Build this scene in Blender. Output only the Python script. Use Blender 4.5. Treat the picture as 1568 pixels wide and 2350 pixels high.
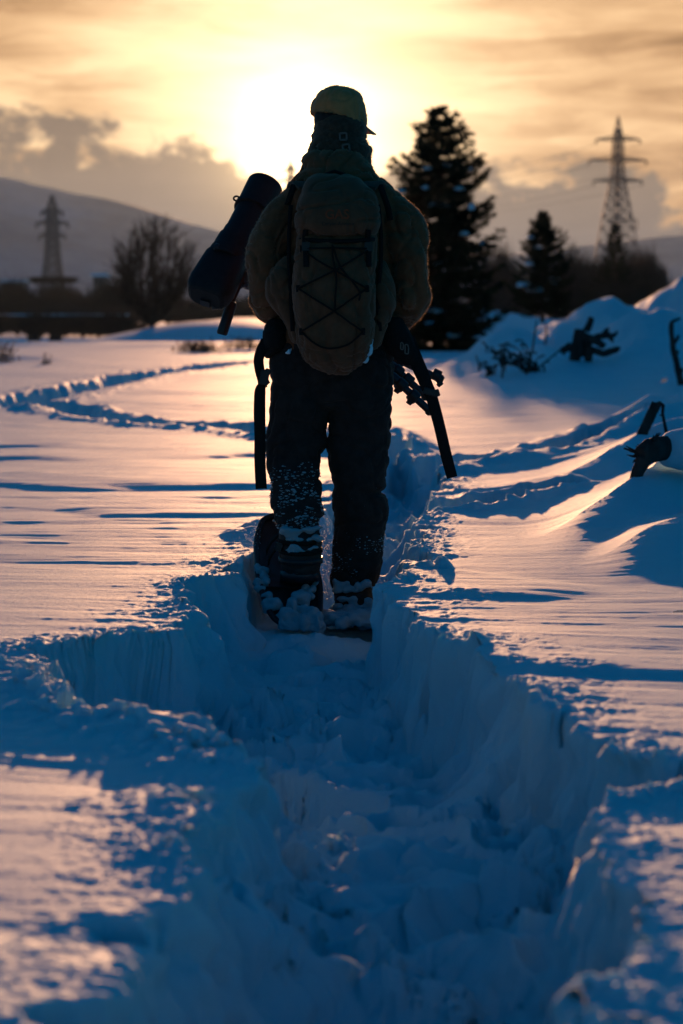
import bpy, math, random
import numpy as np
from mathutils import Vector, Matrix

S = bpy.context.scene
for o in list(bpy.data.objects):
    bpy.data.objects.remove(o)
COL = S.collection
R = math.radians

# ------------------------------------------------------------------ camera
F = 5549.0            # focal length in units of a 1568 x 2350 picture (85 mm, 36 mm tall sensor)
CX, CY, HZ = 784.0, 1175.0, 725.0
CAMZ = 0.85           # above the snow surface
PITCH = math.atan((CY - HZ) / F)
cd = bpy.data.cameras.new('camera')
cam = bpy.data.objects.new('camera', cd)
COL.objects.link(cam)
cam.location = (0, 0, CAMZ)
cam.rotation_euler = (R(90) - PITCH, 0, 0)
cd.sensor_fit = 'VERTICAL'
cd.sensor_height = 36.0
cd.lens = 36.0 * F / 2350.0
cd.clip_start = 0.05
cd.clip_end = 20000
cd.dof.use_dof = True
cd.dof.focus_distance = 8.3
cd.dof.aperture_fstop = 4.0
S.camera = cam

# ------------------------------------------------------------------ exposure
EXPO = 1.0
HAZE = 0.00004
S.view_settings.view_transform = 'Standard'
S.view_settings.look = 'None'
S.view_settings.exposure = EXPO
S.view_settings.gamma = 1.0
S.view_settings.use_curve_mapping = False
S.render.film_transparent = False
S.cycles.use_denoising = True
S.cycles.max_bounces = 8
S.cycles.diffuse_bounces = 1
S.cycles.glossy_bounces = 2
S.cycles.transmission_bounces = 3
S.cycles.volume_bounces = 0
S.cycles.sample_clamp_indirect = 4.0
S.cycles.use_adaptive_sampling = True
S.cycles.adaptive_threshold = 0.01

# ------------------------------------------------------------------ sun and sky
SUN_AZ, SUN_EL = R(-0.85), R(4.15)
SDIR = Vector((math.sin(SUN_AZ) * math.cos(SUN_EL), math.cos(SUN_AZ) * math.cos(SUN_EL), math.sin(SUN_EL)))
sd = bpy.data.lights.new('sun', 'SUN')
sun = bpy.data.objects.new('sun', sd)
COL.objects.link(sun)
sd.energy = 3.1
sd.angle = R(0.55)
sd.color = (1.0, 0.50, 0.24)
sun.rotation_euler = SDIR.to_track_quat('Z', 'Y').to_euler()
sun.location = (-20, 60, 30)


class NT:
    """small helper to write node maths"""
    def __init__(self, tree):
        self.t = tree
    def new(self, kind, **kw):
        n = self.t.nodes.new(kind)
        for k, v in kw.items():
            setattr(n, k, v)
        return n
    def link(self, a, b):
        self.t.links.new(a, b)
    def put(self, sock, v):
        if isinstance(v, bpy.types.NodeSocket):
            self.link(v, sock)
        else:
            sock.default_value = v
    def m(self, op, a, b=None, c=None, clamp=False):
        n = self.new('ShaderNodeMath', operation=op, use_clamp=clamp)
        self.put(n.inputs[0], a)
        if b is not None: self.put(n.inputs[1], b)
        if c is not None: self.put(n.inputs[2], c)
        return n.outputs[0]
    def ss(self, x, a, b, lo=0.0, hi=1.0):
        n = self.new('ShaderNodeMapRange', interpolation_type='SMOOTHSTEP')
        self.put(n.inputs[0], x)
        for i, v in zip((1, 2, 3, 4), (a, b, lo, hi)):
            self.put(n.inputs[i], v)
        return n.outputs[0]
    def xyz(self, x, y, z):
        n = self.new('ShaderNodeCombineXYZ')
        for i, v in enumerate((x, y, z)):
            self.put(n.inputs[i], v)
        return n.outputs[0]
    def noise(self, vec, scale=1.0, detail=4.0, rough=0.5, dist=0.0, out='Fac'):
        n = self.new('ShaderNodeTexNoise')
        self.link(vec, n.inputs['Vector'])
        n.inputs['Scale'].default_value = scale
        n.inputs['Detail'].default_value = detail
        n.inputs['Roughness'].default_value = rough
        n.inputs['Distortion'].default_value = dist
        return n.outputs[0] if out == 'Fac' else n.outputs[1]
    def mix(self, f, a, b, mode='MIX'):
        n = self.new('ShaderNodeMix', data_type='RGBA', blend_type=mode, clamp_factor=True)
        self.put(n.inputs[0], f)
        for i, v in ((6, a), (7, b)):
            if isinstance(v, tuple) and len(v) == 3: v = v + (1.0,)
            self.put(n.inputs[i], v)
        return n.outputs[2]
    def scale(self, col, f):
        n = self.new('ShaderNodeVectorMath', operation='SCALE')
        self.put(n.inputs[0], col)
        self.put(n.inputs[3], f)
        return n.outputs[0]
    def add(self, a, b):
        n = self.new('ShaderNodeVectorMath', operation='ADD')
        self.put(n.inputs[0], a)
        self.put(n.inputs[1], b)
        return n.outputs[0]
    def mul(self, a, b):
        n = self.new('ShaderNodeVectorMath', operation='MULTIPLY')
        self.put(n.inputs[0], a)
        self.put(n.inputs[1], b)
        return n.outputs[0]


W = bpy.data.worlds.new('World')
S.world = W
W.use_nodes = True
wt = W.node_tree
wt.nodes.clear()
N = NT(wt)
tc = N.new('ShaderNodeTexCoord')
sep = N.new('ShaderNodeSeparateXYZ')
N.link(tc.outputs['Generated'], sep.inputs[0])
DEG = 180 / math.pi
az = N.m('MULTIPLY', N.m('ARCTAN2', sep.outputs[0], sep.outputs[1]), DEG)
el = N.m('MULTIPLY', N.m('ARCSINE', sep.outputs[2]), DEG)
dot = N.new('ShaderNodeVectorMath', operation='DOT_PRODUCT')
N.link(tc.outputs['Generated'], dot.inputs[0])
dot.inputs[1].default_value = SDIR
rs = N.m('MULTIPLY', N.m('ARCCOSINE', N.m('MINIMUM', dot.outputs['Value'], 1.0)), DEG)

sky = N.new('ShaderNodeTexSky', sky_type='NISHITA')
sky.sun_disc = False
sky.sun_elevation = SUN_EL
sky.sun_rotation = SUN_AZ
sky.altitude = 50
sky.air_density = 1.0
sky.dust_density = 0.6
sky.ozone_density = 4.0
# clear evening sky
blue = N.scale(N.mul(sky.outputs[0], (0.0, 0.74, 0.87)), 0.15)

# thin sheet of lit cloud around the sun
ang = N.xyz(N.m('MULTIPLY', az, 0.085), N.m('MULTIPLY', el, 0.62), 0.3)
n1 = N.noise(ang, 1.0, 6, 0.55, 0.6)
ang2 = N.xyz(N.m('MULTIPLY', az, 0.30), N.m('MULTIPLY', el, 1.3), 4.1)
n2 = N.noise(ang2, 1.0, 6, 0.6, 0.4)
streak = N.m('ADD', N.m('MULTIPLY', N.ss(n1, 0.38, 0.62), 0.65), N.m('MULTIPLY', N.ss(n2, 0.38, 0.62), 0.35))
def expfall(width, amp):
    return N.m('MULTIPLY', N.m('EXPONENT', N.m('DIVIDE', rs, -width)), amp)
glow = N.m('ADD', N.m('ADD', expfall(0.6, 9.0), expfall(2.5, 3.0)), expfall(11.0, 0.70))
lum = N.m('ADD', glow, N.m('MULTIPLY', streak, 0.66))
lum = N.m('ADD', lum, -0.03)
veilcol = N.mix(N.m('MULTIPLY', lum, 0.8), (1.0, 0.45, 0.14), (1.0, 0.67, 0.36))
veil = N.scale(veilcol, lum)
vmask = N.m('MULTIPLY', N.ss(el, 7.0, 13.0, 1.0, 0.0), N.ss(N.m('ABSOLUTE', az), 10.0, 34.0, 1.0, 0.0))

# low bank of cloud with billowing tops
edge = N.m('ADD', 3.78, N.m('MULTIPLY', az, -0.085))
b1 = N.noise(N.xyz(N.m('MULTIPLY', az, 0.55), N.m('MULTIPLY', el, 0.75), 3.0), 1.0, 6, 0.58, 0.35)
b2 = N.noise(N.xyz(N.m('MULTIPLY', az, 0.14), 2.0, 5.0), 1.0, 2, 0.5)
edge = N.m('ADD', edge, N.m('MULTIPLY', N.m('SUBTRACT', b1, 0.5), 4.4))
edge = N.m('ADD', edge, N.m('MULTIPLY', N.m('SUBTRACT', b2, 0.5), 2.2))
dz_ = N.m('ADD', az, 0.95)
edge = N.m('SUBTRACT', edge, N.m('MULTIPLY', N.m('EXPONENT', N.m('MULTIPLY', N.m('MULTIPLY', dz_, dz_), -1.1)), 0.95))
dep = N.m('SUBTRACT', edge, el)
bmask = N.ss(dep, -0.12, 0.50)
bmask = N.m('MULTIPLY', bmask, N.ss(N.m('ABSOLUTE', az), 40.0, 100.0, 1.0, 0.35))
hgt = N.ss(el, 0.3, 3.9)
bankcol = N.mix(hgt, (0.145, 0.135, 0.168), (0.265, 0.185, 0.135))
bankglow = N.m('ADD', 0.62, N.m('MULTIPLY', N.m('EXPONENT', N.m('DIVIDE', rs, -3.2)), 0.85))
bankglow = N.m('MULTIPLY', bankglow, N.ss(n2, 0.2, 0.8, 0.88, 1.12))
bank = N.scale(bankcol, bankglow)

bank = N.add(bank, N.scale((1.0, 0.66, 0.28), N.m('ADD', expfall(0.55, 7.0), expfall(1.2, 0.9))))
skyc = N.mix(vmask, blue, veil)
skyc = N.mix(bmask, skyc, bank)
bg = N.new('ShaderNodeBackground')
N.link(skyc, bg.inputs[0])
bg.inputs[1].default_value = 1.0 / 2 ** EXPO
wo = N.new('ShaderNodeOutputWorld')
N.link(bg.outputs[0], wo.inputs[0])
W.cycles.sampling_method = 'MANUAL'
W.cycles.sample_map_resolution = 2048

# ------------------------------------------------------------------ geometry helpers
_sp, _cp = math.sin(PITCH), math.cos(PITCH)
def ray(px, py):
    a, b = (px - CX) / F, (CY - py) / F
    return Vector((a, _cp + b * _sp, -_sp + b * _cp))
def U(px, py, Y):
    """the point at distance Y in front of the camera that is seen at (px, py)"""
    d = ray(px, py)
    return Vector((0, 0, CAMZ)) + d * (Y / d.y)
def G(px, py, z=0.0):
    d = ray(px, py)
    return Vector((0, 0, CAMZ)) + d * ((z - CAMZ) / d.z)

def _h(ix, iy, seed):
    h = (ix.astype(np.uint32) * np.uint32(374761393) + iy.astype(np.uint32) * np.uint32(668265263)
         + np.uint32((seed * 2246822519 + 3266489917) & 0xffffffff))
    h = (h ^ (h >> np.uint32(13))) * np.uint32(1274126177)
    return h ^ (h >> np.uint32(16))
def noise2(x, y, seed=0):
    """2-D gradient noise, about -1..1"""
    x = np.asarray(x, np.float64); y = np.asarray(y, np.float64)
    xi = np.floor(x); yi = np.floor(y)
    fx = (x - xi).astype(np.float32); fy = (y - yi).astype(np.float32)
    xi = xi.astype(np.int64); yi = yi.astype(np.int64)
    u = fx * fx * fx * (fx * (fx * 6 - 15) + 10); v = fy * fy * fy * (fy * (fy * 6 - 15) + 10)
    def g(ox, oy):
        a = _h(xi + ox, yi + oy, seed).astype(np.float32) * np.float32(2 * math.pi / 4294967296.0)
        return np.cos(a) * (fx - ox) + np.sin(a) * (fy - oy)
    a = g(0, 0); b = g(1, 0); c = g(0, 1); d = g(1, 1)
    a = a + u * (b - a); c = c + u * (d - c)
    return (a + v * (c - a)) * 1.5
def fbm2(x, y, oct=4, seed=0, gain=0.5):
    s = 0; a = 1.0; t = 0
    for i in range(oct):
        s = s + a * noise2(x, y, seed + 17 * i); t += a
        x = x * 2.03 + 3.1; y = y * 2.03 + 1.7; a *= gain
    return s / t
def worley2(x, y, seed=0):
    """distance to nearest jittered cell point and that cell's random value"""
    xi = np.floor(x).astype(np.int64); yi = np.floor(y).astype(np.int64)
    best = np.full(x.shape, 9.0, np.float32); val = np.zeros(x.shape, np.float32)
    for ox in (-1, 0, 1):
        for oy in (-1, 0, 1):
            h = _h(xi + ox, yi + oy, seed)
            px = (h & np.uint32(0xffff)).astype(np.float32) / 65536.0
            py = (h >> np.uint32(16)).astype(np.float32) / 65536.0
            d = (x - (xi + ox + px)) ** 2 + (y - (yi + oy + py)) ** 2
            r = ((h * np.uint32(2654435761)) >> np.uint32(8)).astype(np.float32) / 16777216.0
            k = d < best
            best = np.where(k, d, best); val = np.where(k, r, val)
    return np.sqrt(best), val
def noise3(p, seed=0):
    """3-D value noise, -1..1"""
    i = np.floor(p).astype(np.int64); f = (p - i)
    f = f * f * (3 - 2 * f)
    def hv(ox, oy, oz):
        h = _h(i[:, 0] + ox + 7919 * (i[:, 2] + oz), i[:, 1] + oy - 104729 * (i[:, 2] + oz), seed)
        return h.astype(np.float64) / 2147483648.0 - 1
    r = 0
    for ox in (0, 1):
        for oy in (0, 1):
            for oz in (0, 1):
                w = (f[:, 0] if ox else 1 - f[:, 0]) * (f[:, 1] if oy else 1 - f[:, 1]) * (f[:, 2] if oz else 1 - f[:, 2])
                r = r + w * hv(ox, oy, oz)
    return r
def sstep(x, a, b):
    t = np.clip((x - a) / (b - a), 0, 1)
    return t * t * (3 - 2 * t)


class MB:
    """collects verts and faces of ONE part (world coordinates)"""
    def __init__(self):
        self.v = []; self.f = []
    def add(self, v, f):
        o = len(self.v)
        self.v.extend([tuple(p) for p in v]); self.f.extend([tuple(i + o for i in q) for q in f])
        return self
    def box(self, c, s, rot=None):
        c = Vector(c); P = []
        for x in (-1, 1):
            for y in (-1, 1):
                for z in (-1, 1):
                    q = Vector((x * s[0] / 2, y * s[1] / 2, z * s[2] / 2))
                    if rot is not None: q = rot @ q
                    P.append(c + q)
        return self.add(P, [(0, 1, 3, 2), (4, 6, 7, 5), (0, 4, 5, 1), (2, 3, 7, 6), (0, 2, 6, 4), (1, 5, 7, 3)])
    def bar(self, a, b, w, h=None, up=(0, 0, 1)):
        a = Vector(a); b = Vector(b); h = w if h is None else h
        d = (b - a).normalized(); u = Vector(up)
        if abs(d.dot(u)) > 0.95: u = Vector((1, 0, 0))
        s = d.cross(u).normalized(); t = s.cross(d)
        P = [p + s * (x * w / 2) + t * (y * h / 2) for p in (a, b) for x, y in ((-1, -1), (1, -1), (1, 1), (-1, 1))]
        return self.add(P, [(3, 2, 1, 0), (4, 5, 6, 7), (0, 1, 5, 4), (1, 2, 6, 5), (2, 3, 7, 6), (3, 0, 4, 7)])
    def tube(self, pts, rad, n=8, closed=True):
        pts = [Vector(p) for p in pts]
        if not hasattr(rad, '__len__'): rad = [rad] * len(pts)
        t0 = (pts[1] - pts[0]).normalized()
        u = t0.orthogonal().normalized(); V = []; fs = []
        for i, p in enumerate(pts):
            t = (pts[min(i + 1, len(pts) - 1)] - pts[max(i - 1, 0)]).normalized()
            u = (u - t * u.dot(t)).normalized(); w = t.cross(u)
            for k in range(n):
                a = 2 * math.pi * k / n
                V.append(p + (u * math.cos(a) + w * math.sin(a)) * rad[i])
        m = len(pts)
        for i in range(m - 1):
            for k in range(n):
                fs.append((i * n + k, i * n + (k + 1) % n, (i + 1) * n + (k + 1) % n, (i + 1) * n + k))
        if closed:
            fs.append(tuple(range(n - 1, -1, -1))); fs.append(tuple(range((m - 1) * n, m * n)))
        return self.add(V, fs)
    def rings(self, ring, n=32, pw=2.0):
        """ring: list of (centre, half axis u, half axis v)"""
        V = []; fs = []; m = len(ring)
        for c, u, w in ring:
            for k in range(n):
                a = 2 * math.pi * k / n
                ca, sa = math.cos(a), math.sin(a)
                V.append(Vector(c) + Vector(u) * math.copysign(abs(ca) ** (2 / pw), ca) + Vector(w) * math.copysign(abs(sa) ** (2 / pw), sa))
        for i in range(m - 1):
            for k in range(n):
                fs.append((i * n + k, i * n + (k + 1) % n, (i + 1) * n + (k + 1) % n, (i + 1) * n + k))
        fs.append(tuple(range(n - 1, -1, -1))); fs.append(tuple(range((m - 1) * n, m * n)))
        return self.add(V, fs)
    def ball(self, c, r, nu=14, nv=10, rot=None):
        c = Vector(c)
        if not hasattr(r, '__len__'): r = (r, r, r)
        V = []; fs = []
        for i in range(1, nv):
            t = math.pi * i / nv
            for k in range(nu):
                a = 2 * math.pi * k / nu
                q = Vector((r[0] * math.sin(t) * math.cos(a), r[1] * math.sin(t) * math.sin(a), r[2] * math.cos(t)))
                V.append(c + (rot @ q if rot is not None else q))
        for s in (1, -1):
            q = Vector((0, 0, s * r[2])); V.append(c + (rot @ q if rot is not None else q))
        T = len(V) - 2
        for i in range(nv - 2):
            for k in range(nu):
                k2 = (k + 1) % nu
                fs.append((i * nu + k, (i + 1) * nu + k, (i + 1) * nu + k2, i * nu + k2))
        for k in range(nu):
            fs.append((T, k, (k + 1) % nu)); fs.append((T + 1, (nv - 2) * nu + (k + 1) % nu, (nv - 2) * nu + k))
        return self.add(V, fs)
    def ribbon(self, pts, wid, thick, wdir):
        """flat strap along pts; wdir: width direction"""
        pts = [Vector(p) for p in pts]
        V = []; fs = []; m = len(pts)
        if not hasattr(wid, '__len__'): wid = [wid] * m
        if isinstance(wdir, (tuple, Vector)): wdir = [Vector(wdir)] * m
        for i, p in enumerate(pts):
            t = (pts[min(i + 1, m - 1)] - pts[max(i - 1, 0)]).normalized()
            s = Vector(wdir[i]); s = (s - t * s.dot(t)).normalized(); q = t.cross(s)
            for x, y in ((-1, -1), (1, -1), (1, 1), (-1, 1)):
                V.append(p + s * (x * wid[i] / 2) + q * (y * thick / 2))
        for i in range(m - 1):
            for k in range(4):
                fs.append((i * 4 + k, i * 4 + (k + 1) % 4, i * 4 + 4 + (k + 1) % 4, i * 4 + 4 + k))
        fs.append((3, 2, 1, 0)); fs.append(tuple(range((m - 1) * 4, m * 4)))
        return self.add(V, fs)


def crom(pts, n):
    """Catmull-Rom through rows of numbers, n samples per span"""
    P = np.asarray(pts, float); out = []
    for i in range(len(P) - 1):
        p0 = P[max(i - 1, 0)]; p1 = P[i]; p2 = P[i + 1]; p3 = P[min(i + 2, len(P) - 1)]
        for k in range(n):
            t = k / n
            out.append(0.5 * (2 * p1 + (p2 - p0) * t + (2 * p0 - 5 * p1 + 4 * p2 - p3) * t * t + (3 * p1 - p0 - 3 * p2 + p3) * t ** 3))
    out.append(P[-1])
    return np.array(out)
def sil(mb, rows, sub=4, n=36, pw=2.0):
    """loft whose outline in the picture is known: rows of (py, x_left, x_right, distance, half depth)"""
    ring = []
    for py, xl, xr, Y, hd in crom(rows, sub):
        ring.append((U((xl + xr) / 2, py, Y), Vector(((xr - xl) / 2 * Y / F, 0, 0)), Vector((0, hd, 0))))
    return mb.rings(ring, n, pw)

def mesh_from(name, v, f):
    me = bpy.data.meshes.new(name)
    if isinstance(v, np.ndarray) and isinstance(f, np.ndarray):
        k = f.shape[1]
        me.vertices.add(len(v)); me.vertices.foreach_set('co', v.astype(np.float32).ravel())
        me.loops.add(f.size); me.loops.foreach_set('vertex_index', f.astype(np.int32).ravel())
        me.polygons.add(len(f))
        me.polygons.foreach_set('loop_start', np.arange(0, f.size, k, dtype=np.int32))
        me.update(calc_edges=True)
    else:
        me.from_pydata([tuple(p) for p in v], [], f)
        me.update()
    return me
def obj(name, mb, mat, parent=None, smooth=True):
    """link ONE mesh object; world coordinates are made relative to the parent chain"""
    me = mb if isinstance(mb, bpy.types.Mesh) else mesh_from(name, mb.v, mb.f)
    o = bpy.data.objects.new(name, me)
    COL.objects.link(o)
    if mat is not None and not me.materials: me.materials.append(mat)
    if smooth:
        me.polygons.foreach_set('use_smooth', np.ones(len(me.polygons), bool))
    if parent is not None:
        off = Vector((0, 0, 0)); q = parent
        while q is not None:
            off += q.location; q = q.parent
        me.transform(Matrix.Translation(-off))
        o.parent = parent
    return o
def sharp(o, deg=35):
    try:
        o.data.set_sharp_from_angle(angle=R(deg))
    except Exception:
        pass
    return o
def tag(o, label, cat=None, group=None, kind=None):
    if label: o['label'] = label
    if cat: o['category'] = cat
    if group: o['group'] = group
    if kind: o['kind'] = kind
    return o
def thing(name, label, cat, loc=(0, 0, 0), group=None):
    o = bpy.data.objects.new(name, None)
    COL.objects.link(o)
    o.location = loc
    o.empty_display_size = 0.1
    return tag(o, label, cat, group)
def copy_tree(o, parent=None):
    c = o.copy(); COL.objects.link(c); c.parent = parent
    for ch in o.children:
        copy_tree(ch, c)
    return c
def remesh(mb, voxel, smooth=2, disp=None, name='m'):
    """fuse the overlapping closed shapes of mb into one continuous surface"""
    me = mesh_from(name, mb.v, mb.f)
    o = bpy.data.objects.new('tmp', me); COL.objects.link(o)
    md = o.modifiers.new('r', 'REMESH'); md.mode = 'VOXEL'; md.voxel_size = voxel; md.use_smooth_shade = True
    if smooth:
        ms = o.modifiers.new('s', 'SMOOTH'); ms.factor = 0.5; ms.iterations = smooth
    bpy.context.view_layer.update()
    dg = bpy.context.evaluated_depsgraph_get()
    new = bpy.data.meshes.new_from_object(o.evaluated_get(dg))
    bpy.data.objects.remove(o); bpy.data.meshes.remove(me)
    new.name = name
    if disp is not None:
        n = len(new.vertices)
        co = np.empty(n * 3, np.float32); new.vertices.foreach_get('co', co); co = co.reshape(-1, 3)
        nr = np.empty(n * 3, np.float32); new.vertices.foreach_get('normal', nr); nr = nr.reshape(-1, 3)
        co = co + nr * disp(co.astype(np.float64))[:, None]
        new.vertices.foreach_set('co', co.astype(np.float32).ravel()); new.update()
    new.materials.clear()
    return new
def folds(amp, sc, seed=0, stretch=(1, 1, 1)):
    """cloth-like wrinkles: ridged noise in a stretched space"""
    st = np.array(stretch)
    def f(p):
        q = p * sc * st
        w = noise3(q * 0.5 + 11, seed + 5)[:, None]
        a = 1 - np.abs(noise3(q + 1.3 * w, seed)) * 2
        b = noise3(q * 2.3 + w, seed + 9)
        c = noise3(q * 0.45, seed + 3)
        e = noise3(q * 0.8 + 0.8 * w + 31, seed + 13); g = noise3(q * 1.5 + 0.6 * w + 57, seed + 15)
        cr = np.exp(-(e / 0.10) ** 2) + 0.6 * np.exp(-(g / 0.12) ** 2)
        return amp * (0.35 * a + 0.2 * b + 0.7 * c - 1.1 * cr + 0.2)
    return f

# ------------------------------------------------------------------ materials
def mat(name, col, rough=0.8, spec=0.3, var=0.25, scale=30.0, bump=0.0, bscale=120.0, sheen=0.0, metal=0.0, sss=0.0, stretch=(1, 1, 1), col2=None, sheen_tint=(1, 0.8, 0.6)):
    m = bpy.data.materials.new(name)
    m.use_nodes = True
    t = m.node_tree; n = NT(t)
    b = t.nodes['Principled BSDF']
    c = n.new('ShaderNodeTexCoord')
    mp = n.new('ShaderNodeMapping'); n.link(c.outputs['Object'], mp.inputs[0]); mp.inputs['Scale'].default_value = stretch
    ns = n.noise(mp.outputs[0], scale, 5, 0.6)
    c2 = col2 if col2 else tuple(x * (1 - var) for x in col)
    hi = tuple(min(1, x * (1 + var)) for x in col) if not col2 else col
    n.link(n.mix(n.ss(ns, 0.3, 0.7), c2, hi), b.inputs['Base Color'])
    n.link(n.ss(ns, 0.2, 0.8, max(0, rough - 0.08), min(1, rough + 0.08)), b.inputs['Roughness'])
    b.inputs['Specular IOR Level'].default_value = spec
    b.inputs['Metallic'].default_value = metal
    b.inputs['Sheen Weight'].default_value = sheen
    b.inputs['Sheen Tint'].default_value = sheen_tint + (1,)
    b.inputs['Sheen Roughness'].default_value = 0.4
    if sss:
        b.inputs['Subsurface Weight'].default_value = 1.0
        b.inputs['Subsurface Scale'].default_value = sss
        b.inputs['Subsurface Radius'].default_value = (1.0, 0.9, 0.8)
    if bump:
        bp = n.new('ShaderNodeBump'); bp.inputs['Strength'].default_value = bump; bp.inputs['Distance'].default_value = 0.003
        n.link(n.noise(mp.outputs[0], bscale, 6, 0.65), bp.inputs['Height'])
        n.link(bp.outputs[0], b.inputs['Normal'])
    return m
# ------------------------------------------------------------------ snow
def snow_material(name, sss=0.007, grain=1.0, tone=1.0):
    m = bpy.data.materials.new(name); m.use_nodes = True
    t = m.node_tree; n = NT(t); b = t.nodes['Principled BSDF']
    c = n.new('ShaderNodeTexCoord')
    big = n.noise(c.outputs['Object'], 2.2, 4, 0.55)
    n.link(n.mix(n.ss(big, 0.3, 0.7), tuple(c * tone for c in (0.54, 0.80, 0.90)), tuple(c * tone for c in (0.60, 0.84, 0.94))), b.inputs['Base Color'])
    b.inputs['Roughness'].default_value = 0.70
    b.inputs['Specular IOR Level'].default_value = 0.6
    b.inputs['IOR'].default_value = 1.31
    if sss:
        b.inputs['Subsurface Weight'].default_value = 1.0
        b.inputs['Subsurface Scale'].default_value = sss
        b.inputs['Subsurface Radius'].default_value = (1.0, 0.95, 0.9)
    g1 = n.noise(c.outputs['Object'], 260.0, 3, 0.7)
    g2 = n.noise(c.outputs['Object'], 60.0, 4, 0.6)
    mp = n.new('ShaderNodeMapping'); n.link(c.outputs['Object'], mp.inputs[0]); mp.inputs['Scale'].default_value = (9, 55, 20)
    g3 = n.noise(mp.outputs[0], 1.0, 4, 0.55)
    hh = n.m('ADD', n.m('MULTIPLY', g1, 0.0024 * grain), n.m('MULTIPLY', g2, 0.0036 * grain))
    hh = n.m('ADD', hh, n.m('MULTIPLY', g3, 0.0030 * grain))
    bp = n.new('ShaderNodeBump'); bp.inputs['Strength'].default_value = 0.85; bp.inputs['Distance'].default_value = 1.0
    n.link(hh, bp.inputs['Height']); n.link(bp.outputs[0], b.inputs['Normal'])
    return m
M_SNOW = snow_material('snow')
M_CLUMP = snow_material('snow_clump', 0.006, 0.6)
M_SNOW_SHADED = snow_material('shaded_snow', 0.004, 1.2, 0.55)  # darker snow colour, stands in for the shade around boots and legs

# outline of the trodden trench, picture points laid on the snow surface
TRENCH = [(1290, 2800), (1313, 2330), (1333, 2205), (1388, 2130), (1358, 2030), (1383, 1950), (1398, 1832), (1480, 1824), (1640, 1815), (1640, 1762),
          (1567, 1768), (1433, 1752), (1348, 1700), (1313, 1651), (1218, 1616), (1168, 1551), (1083, 1496), (1010, 1476), (962, 1440), (935, 1398),
          (884, 1362), (897, 1335), (930, 1300), (935, 1262), (975, 1228), (950, 1195), (984, 1168), (1000, 1128), (1032, 1102), (1012, 1076), (960, 1064),
          (938, 1044), (905, 1038), (880, 1052), (840, 1080), (790, 1120), (745, 1170), (680, 1235), (612, 1276), (560, 1290), (520, 1320), (432, 1350),
          (415, 1385), (425, 1440), (390, 1455), (200, 1482), (82, 1500), (84, 1516), (150, 1600), (250, 1640), (390, 1664), (480, 1690), (560, 1735),
          (592, 1785), (540, 1815), (430, 1985), (350, 2105), (250, 2240), (215, 2350), (150, 2800)]
TP = np.array([G(x, y)[:2] for x, y in TRENCH])
TP = np.concatenate([TP, [(-0.55, 1.95), (-1.3, 1.7), (-1.9, -1.0), (-2.0, -7.5), (2.0, -7.5), (1.9, -1.0), (1.4, 1.7), (0.55, 1.95)]])   # unseen wide hollow behind the camera, added to keep sunlit walls from the trench

def poly_sd(x, y, P):
    """signed distance, positive inside"""
    d = np.full(x.shape, 1e9); ins = np.zeros(x.shape, bool)
    n = len(P)
    for i in range(n):
        a = P[i]; b = P[(i + 1) % n]
        e = b - a; wx = x - a[0]; wy = y - a[1]
        t = np.clip((wx * e[0] + wy * e[1]) / (e @ e), 0, 1)
        d = np.minimum(d, (wx - e[0] * t) ** 2 + (wy - e[1] * t) ** 2)
        c = (a[1] > y) != (b[1] > y)
        xs = e[0] * (y - a[1]) / (e[1] if abs(e[1]) > 1e-12 else 1e-12) + a[0]
        ins ^= c & (x < xs)
    return np.where(ins, 1, -1) * np.sqrt(d)
def line_d(x, y, P):
    """distance to polyline, and position along it 0..1"""
    d = np.full(x.shape, 1e9); tt = np.zeros(x.shape); n = len(P) - 1
    for i in range(n):
        a = P[i]; e = P[i + 1] - a; wx = x - a[0]; wy = y - a[1]
        t = np.clip((wx * e[0] + wy * e[1]) / (e @ e), 0, 1)
        q = (wx - e[0] * t) ** 2 + (wy - e[1] * t) ** 2
        k = q < d
        d = np.where(k, q, d); tt = np.where(k, (i + t) / n, tt)
    return np.sqrt(d), tt

TRACKS = [  # (picture points, half width, depth)
    ([(-260, 935), (0, 938), (100, 908), (200, 890), (300, 866), (450, 846), (590, 830), (700, 815)], 0.36, 0.20),
    ([(60, 930), (140, 938), (250, 958), (350, 971), (480, 980), (600, 990), (720, 1010), (850, 1035)], 0.22, 0.13),
    ([(985, 1072), (1060, 1062), (1150, 1058), (1250, 1052), (1330, 1036), (1420, 1010)], 0.20, 0.12),
    ([(985, 1168), (1060, 1168), (1120, 1160), (1170, 1152), (1250, 1146)], 0.15, 0.13),
    ([(890, 1040), (870, 1015), (800, 990)], 0.2, 0.16),
]
TRK = [(np.array([G(x, y)[:2] for x, y in p]), w, d) for p, w, d in TRACKS]

def crest(x, y, pts, near, far, seed, sharpn=1.0):
    """wind drift with a crest line: pts rows (px, py of the base line, height, distance); short steep near side, long far side"""
    P = np.array([(G(px, py)[0], G(px, py)[1], h) for px, py, h in pts])
    P = crom(P[np.argsort(P[:, 0])], 8)
    o = np.argsort(P[:, 0]); P = P[o]
    cy = np.interp(x, P[:, 0], P[:, 1]); hh = np.clip(np.interp(x, P[:, 0], P[:, 2], left=0), 0, None) * sstep(x, P[0, 0] - 0.05, P[0, 0] + 0.30)
    cy = cy + 0.10 * noise2(x * 1.4, x * 0 + seed, seed)
    d = y - cy
    prof = np.where(d < 0, sstep(d, -near * 1.15, 0.12 * near) , np.exp(-np.clip(d, 0, None) / far))
    return hh * prof

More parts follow.
